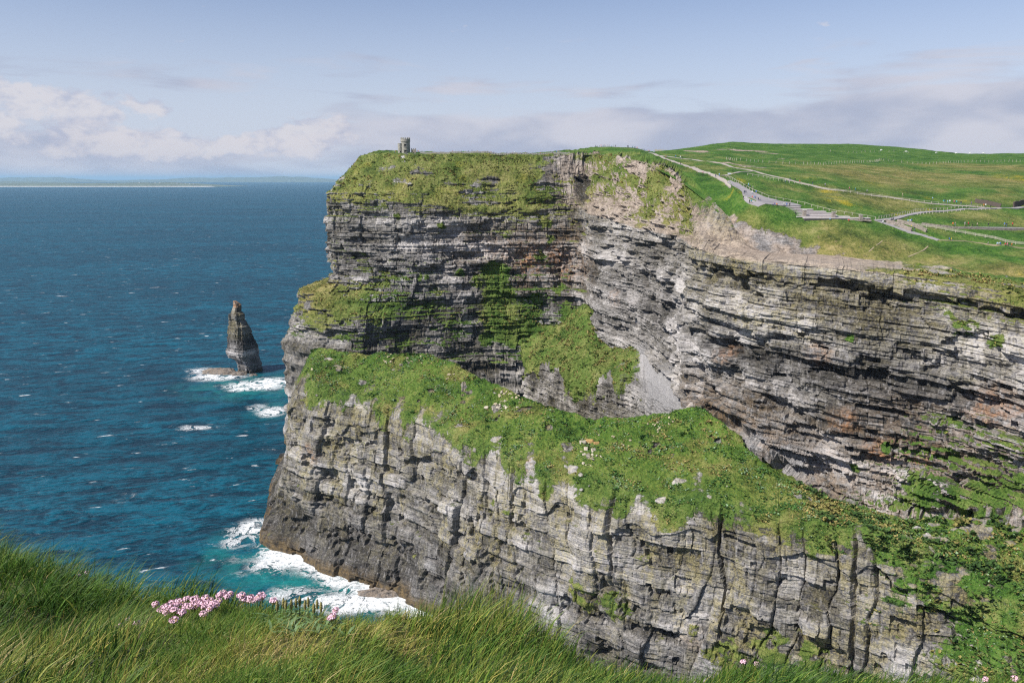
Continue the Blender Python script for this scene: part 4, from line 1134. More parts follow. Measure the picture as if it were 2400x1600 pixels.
# paved plaza above the steps
LR = [((1703,427.5),(1712,423)),((1720,437),(1742,438)),((1735,446),(1768,452)),((1741,458),(1795,465)),((1744,469),(1830,474)),((1758,479),(1868,480)),((1778,485),(1880,484))]
Lp = smooth_pts([hit(*a) for a, b_ in LR], 40); Rp = smooth_pts([hit(*b_) for a, b_ in LR], 40)
q_ = np.linspace(0, 1, 14)[None, :, None]
PL = Lp[:, None] * (1 - q_) + Rp[:, None] * q_
for i in range(PL.shape[0]):
    for j in range(PL.shape[1]):
        g = ground(PL[i, j, 0], PL[i, j, 1]); PL[i, j, 2] = max(PL[i, j, 2], g if g else -1)
zs_ = PL[..., 2].mean(1, keepdims=True)
PL[..., 2] = np.maximum(PL[..., 2], .6 * PL[..., 2] + .4 * zs_) + .12
sk = PL[:, :1].copy(); sk[..., 2] -= 1.2; sk2 = PL[:, -1:].copy(); sk2[..., 2] -= 1.2
plaza = struct(link('paved_terrace', grid_mesh('paved_terrace', np.concatenate([sk, PL, sk2], 1)), M_PAVE))
M_JOINT = simple('pale_joint_stone', (0.46, 0.43, 0.41), .9, .1)
for i in (8, 13, 18, 23, 28, 32, 36):
    bm = bmesh.new()
    for j in range(13): bm_bar(bm, PL[i, j] + np.array([0, 0, .01]), PL[i, j + 1] + np.array([0, 0, .01]), .28, .08)
    link('stone_band', bm_mesh('stone_band', bm), M_JOINT, plaza)

# broad terrace steps
M_STEP = simple('step_stone', (0.50, 0.46, 0.45), .9, .15, .7)
M_RISER = simple('dark_riser_stone', (0.05, 0.045, 0.045), .9, .2, .7)
steps = empty('terrace_steps', W(1890, 505, 343)); tag(steps, 'broad grey flagstone terrace steps below the paved slope with square stone piers', 'steps')
so = Vector(steps.location)
step_rows = [(1780,1876,485.5,352.5),(1790,1906,490.5,349.8),(1806,1936,495.5,347.2),(1826,1952,500,344.8),(1846,1962,504,342.4),(1868,1992,507.5,340.0),(1886,2040,511,337.6)]
for (xl, xr, py, Y) in step_rows:
    a, b_ = W(xl, py, Y), W(xr, py, Y); z = (a[2] + b_[2]) / 2
    bm = bmesh.new(); bm_box(bm, ((a[0] + b_[0]) / 2, Y + 1.5, z - .8), (b_[0] - a[0], 2.98, 1.3)); bmesh.ops.translate(bm, verts=bm.verts, vec=-so)
    s_ = link('step', bm_mesh('step', bm), M_RISER, steps)
    bm = bmesh.new(); bm_box(bm, ((a[0] + b_[0]) / 2, Y + 1.4, z - .06), (b_[0] - a[0] + .1, 3.1, .34)); bmesh.ops.translate(bm, verts=bm.verts, vec=-so)
    link('tread_slab', bm_mesh('tread_slab', bm), M_STEP, s_)
for (px, py, Y, h) in ((1885, 505, 341.6, 3.0), (1953, 509, 339.2, 3.0), (2017, 514, 337.0, 2.6)):
    p = W(px, py, Y); bm = bmesh.new(); bm_box(bm, (p[0], p[1], p[2] + h / 2 - .8), (1.25, 1.25, h)); bmesh.ops.translate(bm, verts=bm.verts, vec=-so)
    pr = link('stone_pier', bm_mesh('stone_pier', bm), M_WALLST, steps)
    bm = bmesh.new(); bm_box(bm, (p[0], p[1], p[2] + h - .7), (1.45, 1.45, .2)); bmesh.ops.translate(bm, verts=bm.verts, vec=-so); link('pier_cap', bm_mesh('pier_cap', bm), M_TRIM, pr)
for pp in (((1796,498,346.5),(1884,507.5,341.4)), ((1888,508,341.2),(1952,511.5,339.0)), ((1956,512,338.8),(2016,516,336.8)), ((2018,515,336.8),(2042,517,336.2))):
    a, b_ = W(*pp[0]), W(*pp[1]); bm = bmesh.new(); bm_bar(bm, a, b_, .5, .7); bmesh.ops.translate(bm, verts=bm.verts, vec=-so)
    link('front_wall', bm_mesh('front_wall', bm), M_WALLST, steps)

# dry stone walls
def wall_thing(name, pix, h, t_, label, mat=M_WALLST, sub=1.6, drop=.5):
    pts = [hit(*p) for p in pix]
    L = sum((b_ - a_).length for a_, b_ in zip(pts[:-1], pts[1:]))
    cl = smooth_pts(pts, max(3, int(L / sub)))
    bm = bmesh.new()
    for i in range(len(cl) - 1):
        a, b_ = cl[i].copy(), cl[i + 1].copy()
        for p in (a, b_):
            g = ground(p[0], p[1]); p[2] = (g if g is not None else p[2]) + (h - drop) / 2
        bm_bar(bm, a, b_, t_, h + drop + random.uniform(-.08, .12) * h)
    return tag(link(name, bm_mesh(name, bm), mat), label, 'wall')
wall_thing('stone_wall', [(2076,522),(2105,530),(2136,543)], 1.5, .6, 'brown stone wall on the near side of the ramp path')
wall_thing('stone_wall', [(2102,521),(2135,529),(2171,545)], 1.5, .6, 'brown stone wall on the far side of the ramp path')
wall_thing('stone_wall', [(2160,527),(2200,531.5),(2240,536),(2300,537.5),(2400,539)], .9, .7, 'long low dry stone wall beside the field path at right')
M_DKWALL = simple('dark_wall', (0.085, 0.065, 0.055), .9, .2)
wall_thing('retaining_wall', [(2285,475),(2320,481),(2345,487)], 2.0, .6, 'dark retaining wall cut into the slope beside the upper path', M_DKWALL)
wall_thing('retaining_wall', [(2375,486),(2400,480),(2430,474)], 2.6, .6, 'dark wall rising at the right edge of the picture by the upper path', M_DKWALL)
# viewing platform on the knoll
def platform():
    e = empty('viewing_platform', W(1420, 349, 606)); tag(e, 'grey stone viewing platform wall on top of the knoll', 'viewing platform')
    o = Vector(e.location); n = 16
    a, b_ = W(1393, 353, 602), W(1447, 352, 600)
    for k in range(n):
        p0 = a + (b_ - a) * k / n; p1 = a + (b_ - a) * (k + 1) / n
        m_ = (p0 + p1) / 2; bm = bmesh.new()
        bm_box(bm, Vector((m_[0], m_[1] + 1.5 * math.cos(k / n * 3), m_[2] + .6 - .03 * (k % 2))) - o, ((p1 - p0)[0] * .985, .3, 3.2)); link('wall_slab', bm_mesh('wall_slab', bm), M_FLAG, e)
    bm = bmesh.new(); bm_box(bm, Vector(((a[0] + b_[0]) / 2, a[1] + 4, a[2] + .9)) - o, (b_[0] - a[0] - .6, 7, .3)); link('platform_floor', bm_mesh('platform_floor', bm), M_FLAG, e)
platform()

# ------------------------------------------------------------------ fences
M_POST = simple('weathered_wood', (0.42, 0.38, 0.31), .85, .25, 2.0)
bm = bmesh.new(); bm_box(bm, (0, 0, .55), (.16, .16, 1.3)); bmesh.ops.bevel(bm, geom=bm.edges[:], offset=.02, affect='EDGES'); POST = bm_mesh('post', bm); POST.materials.append(M_POST)
def fence(pix, spacing, rails, label, group=None, hgt=1.0, lean=.0, gap=0.0, rail_w=.12, far=None):
    pts = []
    for p in pix:
        h = hit(*p)
        if h is not None: pts.append(h)
    cl = smooth_pts(pts, 200); seg = np.concatenate([[0], np.cumsum(np.linalg.norm(np.diff(cl, axis=0), axis=1))])
    L = seg[-1]; n = max(2, int(L / spacing))
    pos = []
    for k in range(n + 1):
        s_ = L * k / n; x, y = np.interp(s_, seg, cl[:, 0]), np.interp(s_, seg, cl[:, 1])
        g = ground(x, y)
        pos.append(Vector((x, y, g if g is not None else np.interp(s_, seg, cl[:, 2]))))
    e = empty('fence', pos[0]); tag(e, label, 'fence', group)
    for p in pos:
        if random.random() < gap: continue
        o = link('post', POST, None, e); o.location = p - pos[0] - Vector((0, 0, .05)); o.scale = (1.15, 1.15, hgt * random.uniform(.92, 1.08))
        o.rotation_euler = (random.gauss(0, lean), random.gauss(0, lean), random.uniform(0, .3))
    for hz in rails:
        bm = bmesh.new()
        for a, b_ in zip(pos[:-1], pos[1:]):
            bm_bar(bm, a - pos[0] + Vector((0, 0, hz)), b_ - pos[0] + Vector((0, 0, hz)), .07, rail_w)
        link('rail', bm_mesh('rail', bm), M_POST, e)
    return e
fence([(1700,414),(1722,425),(1745,438),(1790,459),(1830,469),(1870,477),(1905,486),(1950,497),(2000,505),(2052,514)], 3.2, (1.05,), 'post and rail fence running down beside the paved terrace', hgt=1.0)
fence([(1752,411),(1785,416),(1820,423),(1850,429)], 2.6, (1.05,), 'short post and rail fence below the upper path near its fork')
fence([(1862,430),(1905,439),(1960,448),(2040,460),(2120,470),(2200,479)], 3.4, (1.1,), 'long post and rail fence along the lower side of the upper path')
fence([(2060,512),(2085,508),(2120,501),(2165,494),(2230,489),(2300,486)], 2.2, (1.05,), 'post fence along the far side of the curved paved path', hgt=.95)
fence([(2150,504),(2200,499),(2250,495.5),(2320,492)], 2.4, (), 'row of short posts along the near side of the curved paved path', hgt=.8)
fence([(2150,530),(2185,535),(2230,543),(2290,554),(2345,564),(2405,575)], 3.6, (.45, .8, 1.15), 'three rail wooden fence along the field at the right edge', hgt=1.05, rail_w=.14)
fence([(1702,375),(1740,377),(1800,382),(1850,385),(1900,386),(1960,384),(2010,382),(2050,380),(2080,378),(2120,383),(2200,384),(2260,381),(2330,380),(2400,379)], 4.2, (), 'row of pale leaning field posts across the green hillside', hgt=1.5, lean=.12, gap=.08)
fence([(1532,357),(1560,353),(1590,350),(1630,346)], 8, (), 'row of thin posts on the skyline right of the knoll', hgt=1.4)
fence([(1835,345),(1880,350),(1950,356),(2050,357.5),(2130,359)], 9, (), 'far row of field posts high on the hill below the skyline', hgt=1.5, gap=.25, lean=.1)
# information board by the fork
ib = hit(1709, 413); e = empty('information_board', ib); tag(e, 'small grey information board on two legs at the path fork', 'sign board')
for s_ in (-.6, .6):
    bm = bmesh.new(); bm_box(bm, (s_, 0, .6), (.1, .1, 1.2)); link('leg', bm_mesh('leg', bm), M_POST, e)
bm = bmesh.new(); bm_box(bm, (0, -.1, 1.25), (1.7, .06, .9), rot=Euler((R(-35), 0, 0))); link('panel', bm_mesh('panel', bm), simple('panel_grey', (.34, .36, .38), .5, .05), e)
# ------------------------------------------------------------------ people on the paths
def skin_body(joints, edges, radii, name):
    me = bpy.data.meshes.new(name + '_skeleton'); me.from_pydata(joints, edges, [])
    o = bpy.data.objects.new(name + '_skeleton', me); C.objects.link(o)
    m = o.modifiers.new('skin', 'SKIN'); m.use_smooth_shade = True
    sub = o.modifiers.new('sub', 'SUBSURF'); sub.levels = 1
    for v, r_ in zip(me.skin_vertices[0].data, radii): v.radius = (r_, r_)
    me.skin_vertices[0].data[0].use_root = True
    dg = bpy.context.evaluated_depsgraph_get(); ev = o.evaluated_get(dg)
    out = bpy.data.meshes.new_from_object(ev); out.name = name
    bpy.data.objects.remove(o); bpy.data.meshes.remove(me)
    return out
def person_mesh(pose):
    if pose == 'sitting':
        hip, knee, ank = .42, .46, .06
        J = [(0,0,hip),(0,.02,hip+.28),(0,.03,hip+.50),(0,.01,hip+.60),(0,-.01,hip+.72),(0,-.01,hip+.82),
             (.11,-.08,hip),(.13,-.42,knee),(.13,-.45,ank),(.13,-.58,ank-.02),(-.11,-.08,hip),(-.13,-.42,knee),(-.13,-.47,ank),(-.13,-.60,ank-.02),
             (.19,.02,hip+.46),(.24,-.06,hip+.22),(.16,-.28,hip+.12),(-.19,.02,hip+.46),(-.24,-.06,hip+.22),(-.16,-.28,hip+.12)]
    else:
        st = .24 if pose == 'walking' else .03
        ar = .20 if pose == 'walking' else .03
        J = [(0,0,.92),(0,0,1.15),(0,0,1.40),(0,-.01,1.49),(0,-.02,1.60),(0,-.02,1.70),
             (.10,0,.88),(.11,-st*.6,.50),(.11,-st,.07),(.11,-st-.13,.04),(-.10,0,.88),(-.11,st*.35,.50),(-.11,st,.09),(-.11,st-.12,.04),
             (.20,0,1.37),(.24,ar*.6,1.12),(.23,ar*.8-.05,.86),(-.20,0,1.37),(-.24,-ar*.6,1.12),(-.23,-ar-.05,.88)]
    E = [(0,1),(1,2),(2,3),(3,4),(4,5),(0,6),(6,7),(7,8),(8,9),(0,10),(10,11),(11,12),(12,13),(2,14),(14,15),(15,16),(2,17),(17,18),(18,19)]
    Rr = [.15,.145,.15,.065,.105,.085,.10,.075,.05,.045,.10,.075,.05,.045,.075,.058,.045,.075,.058,.045]
    me = skin_body(J, E, Rr, 'person_' + pose)
    hz = J[3][2]; tz_ = J[0][2]
    for p in me.polygons:
        c = p.center
        if c.z > hz + .03:
            p.material_index = 3 if (c.z > hz + .17 or c.y > .02) else 2
        elif pose != 'sitting' and c.z < tz_ - .02 and abs(c.x) < .20: p.material_index = 1
        elif pose == 'sitting' and (c.y < -.10 and c.z < tz_ + .10): p.material_index = 1
        elif abs(c.x) > .20 and c.z < .90 and pose != 'sitting': p.material_index = 2
        else: p.material_index = 0
    ph = simple('cloth', (.3, .3, .3), .9, .1)
    for _ in range(4): me.materials.append(ph)
    return me
PM = {k: person_mesh(k) for k in ('standing', 'walking', 'sitting')}
JAC = {'red': (.50,.03,.03), 'navy': (.02,.03,.09), 'black': (.018,.018,.02), 'white': (.72,.72,.70), 'turquoise': (.03,.32,.36), 'pink': (.55,.12,.25), 'orange': (.62,.16,.03), 'blue': (.04,.14,.42), 'grey': (.25,.25,.26), 'green': (.04,.15,.06), 'yellow': (.60,.48,.04), 'beige': (.42,.34,.25), 'purple': (.16,.05,.24), 'light blue': (.26,.44,.60)}
TRO = {'dark': (.03,.03,.035), 'denim': (.07,.11,.20), 'tan': (.34,.27,.19), 'black': (.015,.015,.015)}
MJ = {k: simple(k.replace(' ', '_') + '_jacket', c, .85, .1) for k, c in JAC.items()}
MT = {k: simple(k + '_trousers', c, .85, .1) for k, c in TRO.items()}
M_SKIN = simple('skin', (.50, .32, .24), .7, .08)
MHAIR = [simple('dark_hair', (.03, .022, .018), .7, .1), simple('fair_hair', (.30, .21, .11), .7, .1), simple('brown_hair', (.09, .055, .03), .7, .1)]
used = {}
def person(px, py, pose, jac, place, rz=None, at=None, back=0.0, tro=None):
    p = at if at is not None else hit(px, py)
    if p is None: return
    z = p.z
    for bv_z in (ground(p.x, p.y),):
        if bv_z is not None: z = max(bv_z, p.z)
    o = bpy.data.objects.new('person', PM[pose]); C.objects.link(o)
    tro = tro or random.choice(list(TRO))
    key = (jac, place)
    if key in used:
        for t_ in TRO:
            if (jac, place, t_) not in used: tro = t_; break
    used[key] = 1; used[(jac, place, tro)] = 1
    hr = random.randrange(3)
    for i, m in enumerate((MJ[jac], MT[tro], M_SKIN, MHAIR[hr])):
        o.material_slots[i].link = 'OBJECT'; o.material_slots[i].material = m
    o.location = (p.x, p.y, z + .12 - (.12 if pose == 'sitting' else 0)); s_ = random.uniform(.94, 1.07); o.scale = (s_, s_, s_)
    o.rotation_euler = (0, 0, random.uniform(0, 6.28) if rz is None else rz)
    tag(o, f'{pose} person in {jac} jacket and {tro} trousers {place}', 'person', 'visitors ' + place)
    assert len(o['label'].replace('-', ' ').split()) <= 16, o['label']
def z1(x, y): return (1700 + x / 9.046, 400 + y / 9.046)
def z2(x, y): return (1940 + x / 5.113, 440 + y / 5.113)
def z3(x, y): return (1360 + x / 5.88, 320 + y / 5.88)
def z4(x, y): return (900 + x / 4.704, 330 + y / 4.704)
for (x, y, ps, j) in ((435,365,'standing','black'),(490,345,'walking','light blue'),(525,385,'standing','navy'),(582,405,'standing','grey'),(400,500,'walking','navy'),(432,498,'walking','black'),(565,510,'standing','white'),(652,505,'walking','blue'),(382,620,'standing','black'),(512,700,'standing','black'),(548,705,'standing','turquoise'),(570,585,'sitting','red'),(625,585,'sitting','blue')):
    person(*z1(x, y), ps, j, 'on the paved terrace')
for k, (x, y, ps, j, si) in enumerate(((690,752,'sitting','navy',0),(720,755,'sitting','beige',0),(1035,795,'sitting','purple',1),(1085,800,'sitting','orange',1),(1240,765,'walking','white',0),(1300,750,'standing','blue',0),(1362,780,'walking','black',0),(1000,845,'sitting','navy',2),(1480,945,'sitting','black',4))):
    px, py = z1(x, y); xl, xr, pyy, Y = step_rows[si]
    p = W(px, pyy, Y + 1.0); p = Vector((p[0], p[1], W((xl + xr) / 2, pyy, Y)[2] + .04))
    person(px, py, ps, j, 'on the terrace steps', at=p, rz=0.2 if ps == 'sitting' else None)
for (px, py, j) in ((1945,514,'light blue'),(1989,517,'red')):
    h = hit(px, py + 3); person(px, py, 'sitting', j, 'on grass below the steps', at=h)
for (x, y, ps, j) in ((1370,212,'walking','navy'),(1475,232,'walking','black'),(1575,268,'walking','red'),(1850,300,'standing','black'),(2115,345,'walking','grey'),(1190,250,'standing','green'),(1270,262,'standing','white'),(1335,275,'standing','navy')):
    person(*z1(x, y), ps, j, 'on the upper path')
for (x, y, ps, j) in ((258,32,'walking','pink'),(330,42,'walking','turquoise'),(470,64,'walking','grey'),(895,108,'walking','beige'),(1255,155,'walking','light blue'),(1385,187,'standing','turquoise'),(1403,185,'standing','navy'),(1435,193,'standing','light blue'),(1460,190,'standing','white'),(1512,197,'standing','pink'),(1542,197,'standing','turquoise'),(1595,203,'standing','black'),(1868,237,'standing','orange'),(1890,237,'standing','white'),(1950,248,'standing','black'),(1720,208,'walking','purple')):
    person(*z2(x, y), ps, j, 'near the dark retaining wall' if x > 1300 else 'midway along the upper path')
for (x, y, ps, j) in ((660,440,'walking','white'),(685,420,'walking','beige'),(765,405,'walking','black'),(783,405,'walking','navy'),(802,418,'standing','grey'),(960,425,'standing','light blue'),(985,425,'standing','white'),(1002,422,'standing','blue'),(1000,492,'walking','yellow'),(1038,517,'walking','black')):
    person(*z2(x, y), ps, j, 'near the stone walled ramp')
for (x, y, ps, j) in ((1497,462,'walking','orange'),(1525,460,'walking','beige'),(1640,460,'walking','grey'),(1682,462,'walking','red'),(1730,464,'sitting','black'),(1788,470,'walking','beige'),(1922,468,'walking','black'),(2115,464,'walking','blue'),(2140,464,'walking','black'),(2212,462,'walking','red')):
    person(*z2(x, y), ps, j, 'behind the low dry stone wall')
for (x, y, ps, j) in ((1455,630,'sitting','blue'),(1480,634,'sitting','yellow'),(1922,680,'sitting','grey'),(2030,684,'sitting','light blue'),(2050,686,'sitting','white'),(2065,686,'sitting','blue'),(2125,694,'sitting','red'),(2150,695,'sitting','pink'),(2205,698,'sitting','orange')):
    person(*z2(x, y), ps, j, 'on grass by the rail fence')
for (x, y, ps, j) in ((1090,278,'standing','black'),(1180,302,'walking','red'),(1195,305,'walking','blue'),(1315,297,'walking','blue'),(1380,307,'walking','white'),(1405,309,'walking','black'),(1380,397,'standing','black'),(1612,506,'sitting','beige'),(1635,508,'sitting','white'),(1690,528,'walking','pink'),(1775,545,'walking','white'),(1865,567,'walking','navy'),(1915,557,'walking','light blue')):
    person(*z3(x, y), ps, j, 'on the narrow cliff path')
for (x, ps, j) in ((650,'standing','black'),(662,'standing','navy'),(720,'standing','turquoise'),(750,'walking','black'),(765,'standing','navy'),(782,'walking','orange'),(840,'walking','white'),(860,'standing','green'),(878,'walking','black'),(905,'walking','blue'),(925,'standing','grey'),(945,'walking','orange'),(958,'walking','red'),(1018,'walking','light blue')):
    px, _ = z3(x, 0); yy = np.interp(px, [1465, 1523, 1540], [592, 585, 560])
    X_ = W(px, 355, yy)[0]; g = ground(X_, yy)
    if g is not None: person(px, 0, ps, j, 'on the skyline by the knoll', at=Vector((X_, yy, g)))
for k, x in enumerate((212,235,262,285,312,328,350,375,395,430,462,485)):
    px, _ = z3(x, 0); a = W(px, 353, 605)
    person(px, 0, 'standing', ['navy','grey','black','red','black','navy','beige','black','grey','light blue','green','black'][k], 'on the viewing platform', at=Vector((a[0], a[1], W(1420, 353, 602)[2] + 1.05)))
for k, x in enumerate((66,88,120,130,366,380,420,755,790,853,873,930,970,1030,1140,1180,1210,1290,1355,1400,1420,1443,1560,1723,1772,1838,1860,1900,1920)):
    px, _ = z4(x, 0); yy = 566 + 3 * math.sin(k * 2.1); X_ = W(px, 362, yy)[0]; g = ground(X_, yy)
    if g is not None: person(px, 0, 'walking' if k % 2 else 'standing', ['navy','black','grey','red','blue','orange','black','red','white','navy','turquoise','black','navy','beige','green','orange','blue','grey','navy','black','red','white','purple','red','green','navy','purple','blue','red'][k], 'beside the tower' if x < 500 else 'on the cliff top walk', at=Vector((X_, yy, g)))

# ------------------------------------------------------------------ grazing cattle, tiny on the far fields
def cow_mesh():
    J = [(0,0,.95),(.55,0,1.0),(.95,0,1.1),(1.25,0,1.0),(1.45,0,.85),(-.55,0,.98),(-.85,0,1.0),(-.95,0,.6),
         (.55,.2,.75),(.55,.2,.4),(.55,.2,.05),(.55,-.2,.75),(.50,-.2,.4),(.52,-.2,.05),(-.6,.2,.8),(-.72,.2,.42),(-.65,.2,.05),(-.6,-.2,.8),(-.72,-.2,.42),(-.66,-.2,.05)]
    E = [(0,1),(1,2),(2,3),(3,4),(0,5),(5,6),(6,7),(1,8),(8,9),(9,10),(1,11),(11,12),(12,13),(5,14),(14,15),(15,16),(5,17),(17,18),(18,19)]
    Rr = [.36,.33,.2,.15,.09,.34,.15,.03,.14,.07,.06,.14,.07,.06,.16,.08,.06,.16,.08,.06]
    return skin_body(J, E, Rr, 'cow')
CM = cow_mesh(); CM.materials.append(M_WHITE)
for k, (px, py, ps) in enumerate(((2065,354,'leftmost pale cow grazing high on the far green field'),(2124,357.5,'pale cow grazing mid way along the far field'),(2194,360,'pale cow near the right foot of the far hill'),(2241,361,'pale cow grazing on the skyline field'),(2273,361,'pale cow grazing on the skyline field'),(2305,361,'pale cow grazing on the skyline field'))):
    h = hit(px, py)
    if h is None: continue
    o = bpy.data.objects.new('cow', CM); C.objects.link(o); o.location = h; o.scale = (1.15,) * 3; o.rotation_euler = (0, 0, random.uniform(-.5, .5) + (3.14 if k % 2 else 0))
    tag(o, ps, 'cow', 'cattle on the far fields')

# ------------------------------------------------------------------ loose stones on the spur's grass roof
def boulder_mesh(seed, slab=False):
    bm = bmesh.new(); bmesh.ops.create_icosphere(bm, subdivisions=2, radius=1.0)
    r_ = random.Random(seed)
    cuts = [Vector((r_.uniform(-1, 1), r_.uniform(-1, 1), r_.uniform(-1, 1))).normalized() for _ in range(9)] + [Vector((0, 0, 1)), Vector((0, 0, -1)), Vector((1, .1, 0)), Vector((-1, .1, .1))]
    offs = [r_.uniform(.45, .75) for _ in cuts]
    for v in bm.verts:
        for c, o_ in zip(cuts, offs):
            d_ = v.co.dot(c) - o_
            if d_ > 0: v.co -= c * d_
        v.co += Vector([r_.uniform(-.03, .03) for _ in range(3)])
    bmesh.ops.scale(bm, vec=(1.3, .9, .35) if slab else (1.1, .9, .75), verts=bm.verts)
    return bm_mesh('boulder', bm)
M_LICH = simple('lichened_stone', (.36, .31, .20), .9, .35, 1.2, .4)
M_ORNG = simple('orange_lichened_stone', (.38, .24, .09), .9, .3, 1.0, .4)
M_PALE = simple('pale_stone', (.42, .37, .29), .9, .3, 1.2, .4)
BM_ = [boulder_mesh(k, k % 2 == 0) for k in range(6)]
roof = SPUR_ROOF.reshape(-1, 3); rpx, rpy = project(roof)
def stones(cx, cy, n, sx, sy, s0, s1, mat, where, seed):
    r_ = random.Random(seed)
    for k in range(n):
        x, y = cx + r_.gauss(0, sx), cy + r_.gauss(0, sy)
        i_ = int(np.argmin((rpx - x) ** 2 + (rpy - y) ** 2)); p = roof[i_]
        o = bpy.data.objects.new('boulder', BM_[r_.randrange(6)]); C.objects.link(o)
        if not o.data.materials: o.data.materials.append(mat)
        o.material_slots[0].link = 'OBJECT'; o.material_slots[0].material = mat if r_.random() < .8 else M_LICH
        s_ = r_.uniform(s0, s1); o.scale = (s_, s_, s_); o.location = (p[0], p[1], p[2] - .05 * s_)
        o.rotation_euler = (r_.uniform(-.5, .5), r_.uniform(-.5, .5), r_.uniform(0, 6.28))
        tag(o, 'loose pale stone ' + where, 'boulder', 'stones ' + where)
stones(950, 838, 16, 30, 8, .4, 1.3, M_LICH, 'scattered along the crest of the grassy headland', 1)
stones(1175, 945, 22, 18, 16, .6, 1.5, M_PALE, 'in the heap on the crest above the gully', 2)
stones(1195, 915, 8, 14, 5, .5, 1.1, M_LICH, 'in the heap on the crest above the gully', 3)
stones(1540, 1000, 14, 22, 14, .5, 1.1, M_LICH, 'strewn near the highest point of the grassy headland', 4)
stones(1380, 1075, 12, 14, 14, .5, 1.1, M_PALE, 'just below the orange lichened slabs', 5)
stones(780, 850, 5, 18, 10, .5, 1.2, M_LICH, 'at the seaward tip of the grassy headland', 6)
stones(1060, 870, 7, 24, 14, .5, 1.2, M_LICH, 'on the middle of the grassy headland', 7)
stones(1440, 1020, 6, 25, 10, .5, 1.0, M_LICH, 'strewn near the highest point of the grassy headland', 8)
for k, (px, py, s_) in enumerate(((1366,1038,1.9),(1382,1036,2.0),(1398,1040,1.7),(1374,1052,1.4),(1390,1055,1.3))):
    i_ = int(np.argmin((rpx - px) ** 2 + (rpy - py) ** 2)); p = roof[i_]
    bm = bmesh.new(); bm_box(bm, (0, 0, 0), (1.5, 1.0, 1.9)); bmesh.ops.bevel(bm, geom=bm.edges[:], offset=.18, affect='EDGES')
    for v in bm.verts: v.co += Vector([random.uniform(-.08, .08) for _ in range(3)])
    o = link('boulder', bm_mesh('boulder', bm), M_ORNG if k in (1, 2) else M_PALE); o.location = (p[0], p[1], p[2] + .1); o.scale = (s_ * .8 * random.uniform(.8, 1.2), s_ * .7, s_ * .6 * random.uniform(.8, 1.3)); o.rotation_euler = (R(-20), 0, random.uniform(-.2, .2))
    tag(o, ['pale block at the left of the orange lichened outcrop', 'orange lichened block in the middle of the outcrop', 'orange lichened block at the right of the outcrop', 'small pale block below the outcrop at left', 'small pale block below the outcrop at right'][k], 'boulder', 'blocks of the lichened outcrop')

# ------------------------------------------------------------------ low plants on the spur's roof
M_HERB, t, out = new_mat('cliff_herbs')
a_ = t.new('ShaderNodeAttribute', attribute_name='tint'); p_ = t.new('ShaderNodeBsdfPrincipled'); p_.inputs['Roughness'].default_value = .8
t.l.new(a_.outputs['Color'], p_.inputs['Base Color']); p_.inputs['Specular IOR Level'].default_value = .25; t.l.new(p_.outputs[0], out.inputs[0])
def herbs(name, G_, Vg, n, s0, s1, pal, label, thr=.6, seed=0, dry_i=4):
    P_ = G_.reshape(-1, 3); cand = np.where(Vg.reshape(-1) > thr)[0]
    area = np.linalg.norm(np.cross(np.gradient(G_, axis=0), np.gradient(G_, axis=1)), axis=2).reshape(-1)
    # patchy: plants stand in drifts with thinner ground between
    pc = P_[cand]; dens = np.clip(area[cand] / np.percentile(area[cand], 90), 0, 1) * np.clip(.55 + 1.2 * fbm(pc[:, 0] / 5, pc[:, 1] / 5, pc[:, 2] / 5, 71 + seed, 3), .08, 1)
    cand = cand[rng.random(len(cand)) < dens]
    p = P_[rng.choice(cand, n)] + rng.normal(0, .12, (n, 3)) * np.array([1, 1, .2])
    cl = fbm(p[:, 0] / 7, p[:, 1] / 7, p[:, 2] / 7, 77 + seed, 3)
    k_ = len(pal)
    ci = np.clip(np.floor((.5 + 1.1 * cl + rng.normal(0, .22, n)) * k_).astype(int), 0, k_ - 1)
    dz = fbm(p[:, 0] / 9, p[:, 1] / 9, p[:, 2] / 9, 401 + seed, 3)
    ci = np.where((dz > .18) & (rng.random(n) < .6), dry_i, ci)
    big = np.clip(1 + 1.3 * fbm(p[:, 0] / 2.5, p[:, 1] / 2.5, p[:, 2] / 2.5, 93 + seed, 2), .45, 1.9)
    verts = []
    for k in range(3):
        a = rng.uniform(0, 2 * np.pi, n); s_ = rng.uniform(s0, s1, n) * big
        dx = np.stack([np.cos(a), np.sin(a), 0 * a], -1) * s_[:, None]
        hz_ = s_ * rng.uniform(.4, 1.3, n)
        tip = p + dx + np.stack([0 * a, 0 * a, hz_], -1)
        side = np.stack([-np.sin(a), np.cos(a), 0 * a], -1) * (s_ * .5)[:, None]
        mid = p + dx * .5 + np.stack([0 * a, 0 * a, hz_ * .8], -1)
        verts.append(np.stack([p, mid + side, tip, mid - side], 1))
    vv = np.concatenate(verts, 1).reshape(-1, 3)
    tint = np.repeat(np.array(pal)[ci] * rng.uniform(.7, 1.35, (n, 1)), 12, axis=0)
    f = np.arange(len(vv)).reshape(-1, 4)
    o = link(name, mesh_from(name, vv, f.ravel(), np.full(len(f), 4), {'tint': tint}), M_HERB)
    o['kind'] = 'stuff'; o['label'] = label
herbs('cliff_herbs', SPUR_ALL, SPUR_ALLV, 36000, .14, .42, [(.034, .085, .015), (.050, .125, .024), (.080, .165, .042), (.19, .27, .15), (.24, .20, .07)], 'low leafy plants covering the grassy roof of the headland', .66)
herbs('shaggy_growth', SPUR_ALL, SPUR_ALLV * (SPUR_ALL[..., 0] > 92), 9000, .3, .8, [(.022, .050, .010), (.034, .075, .014), (.055, .100, .022), (.10, .13, .035), (.17, .15, .045)], 'dark shaggy growth on the slope at the lower right', .5, 21)  # dark greens also carry the painted shade of this slope
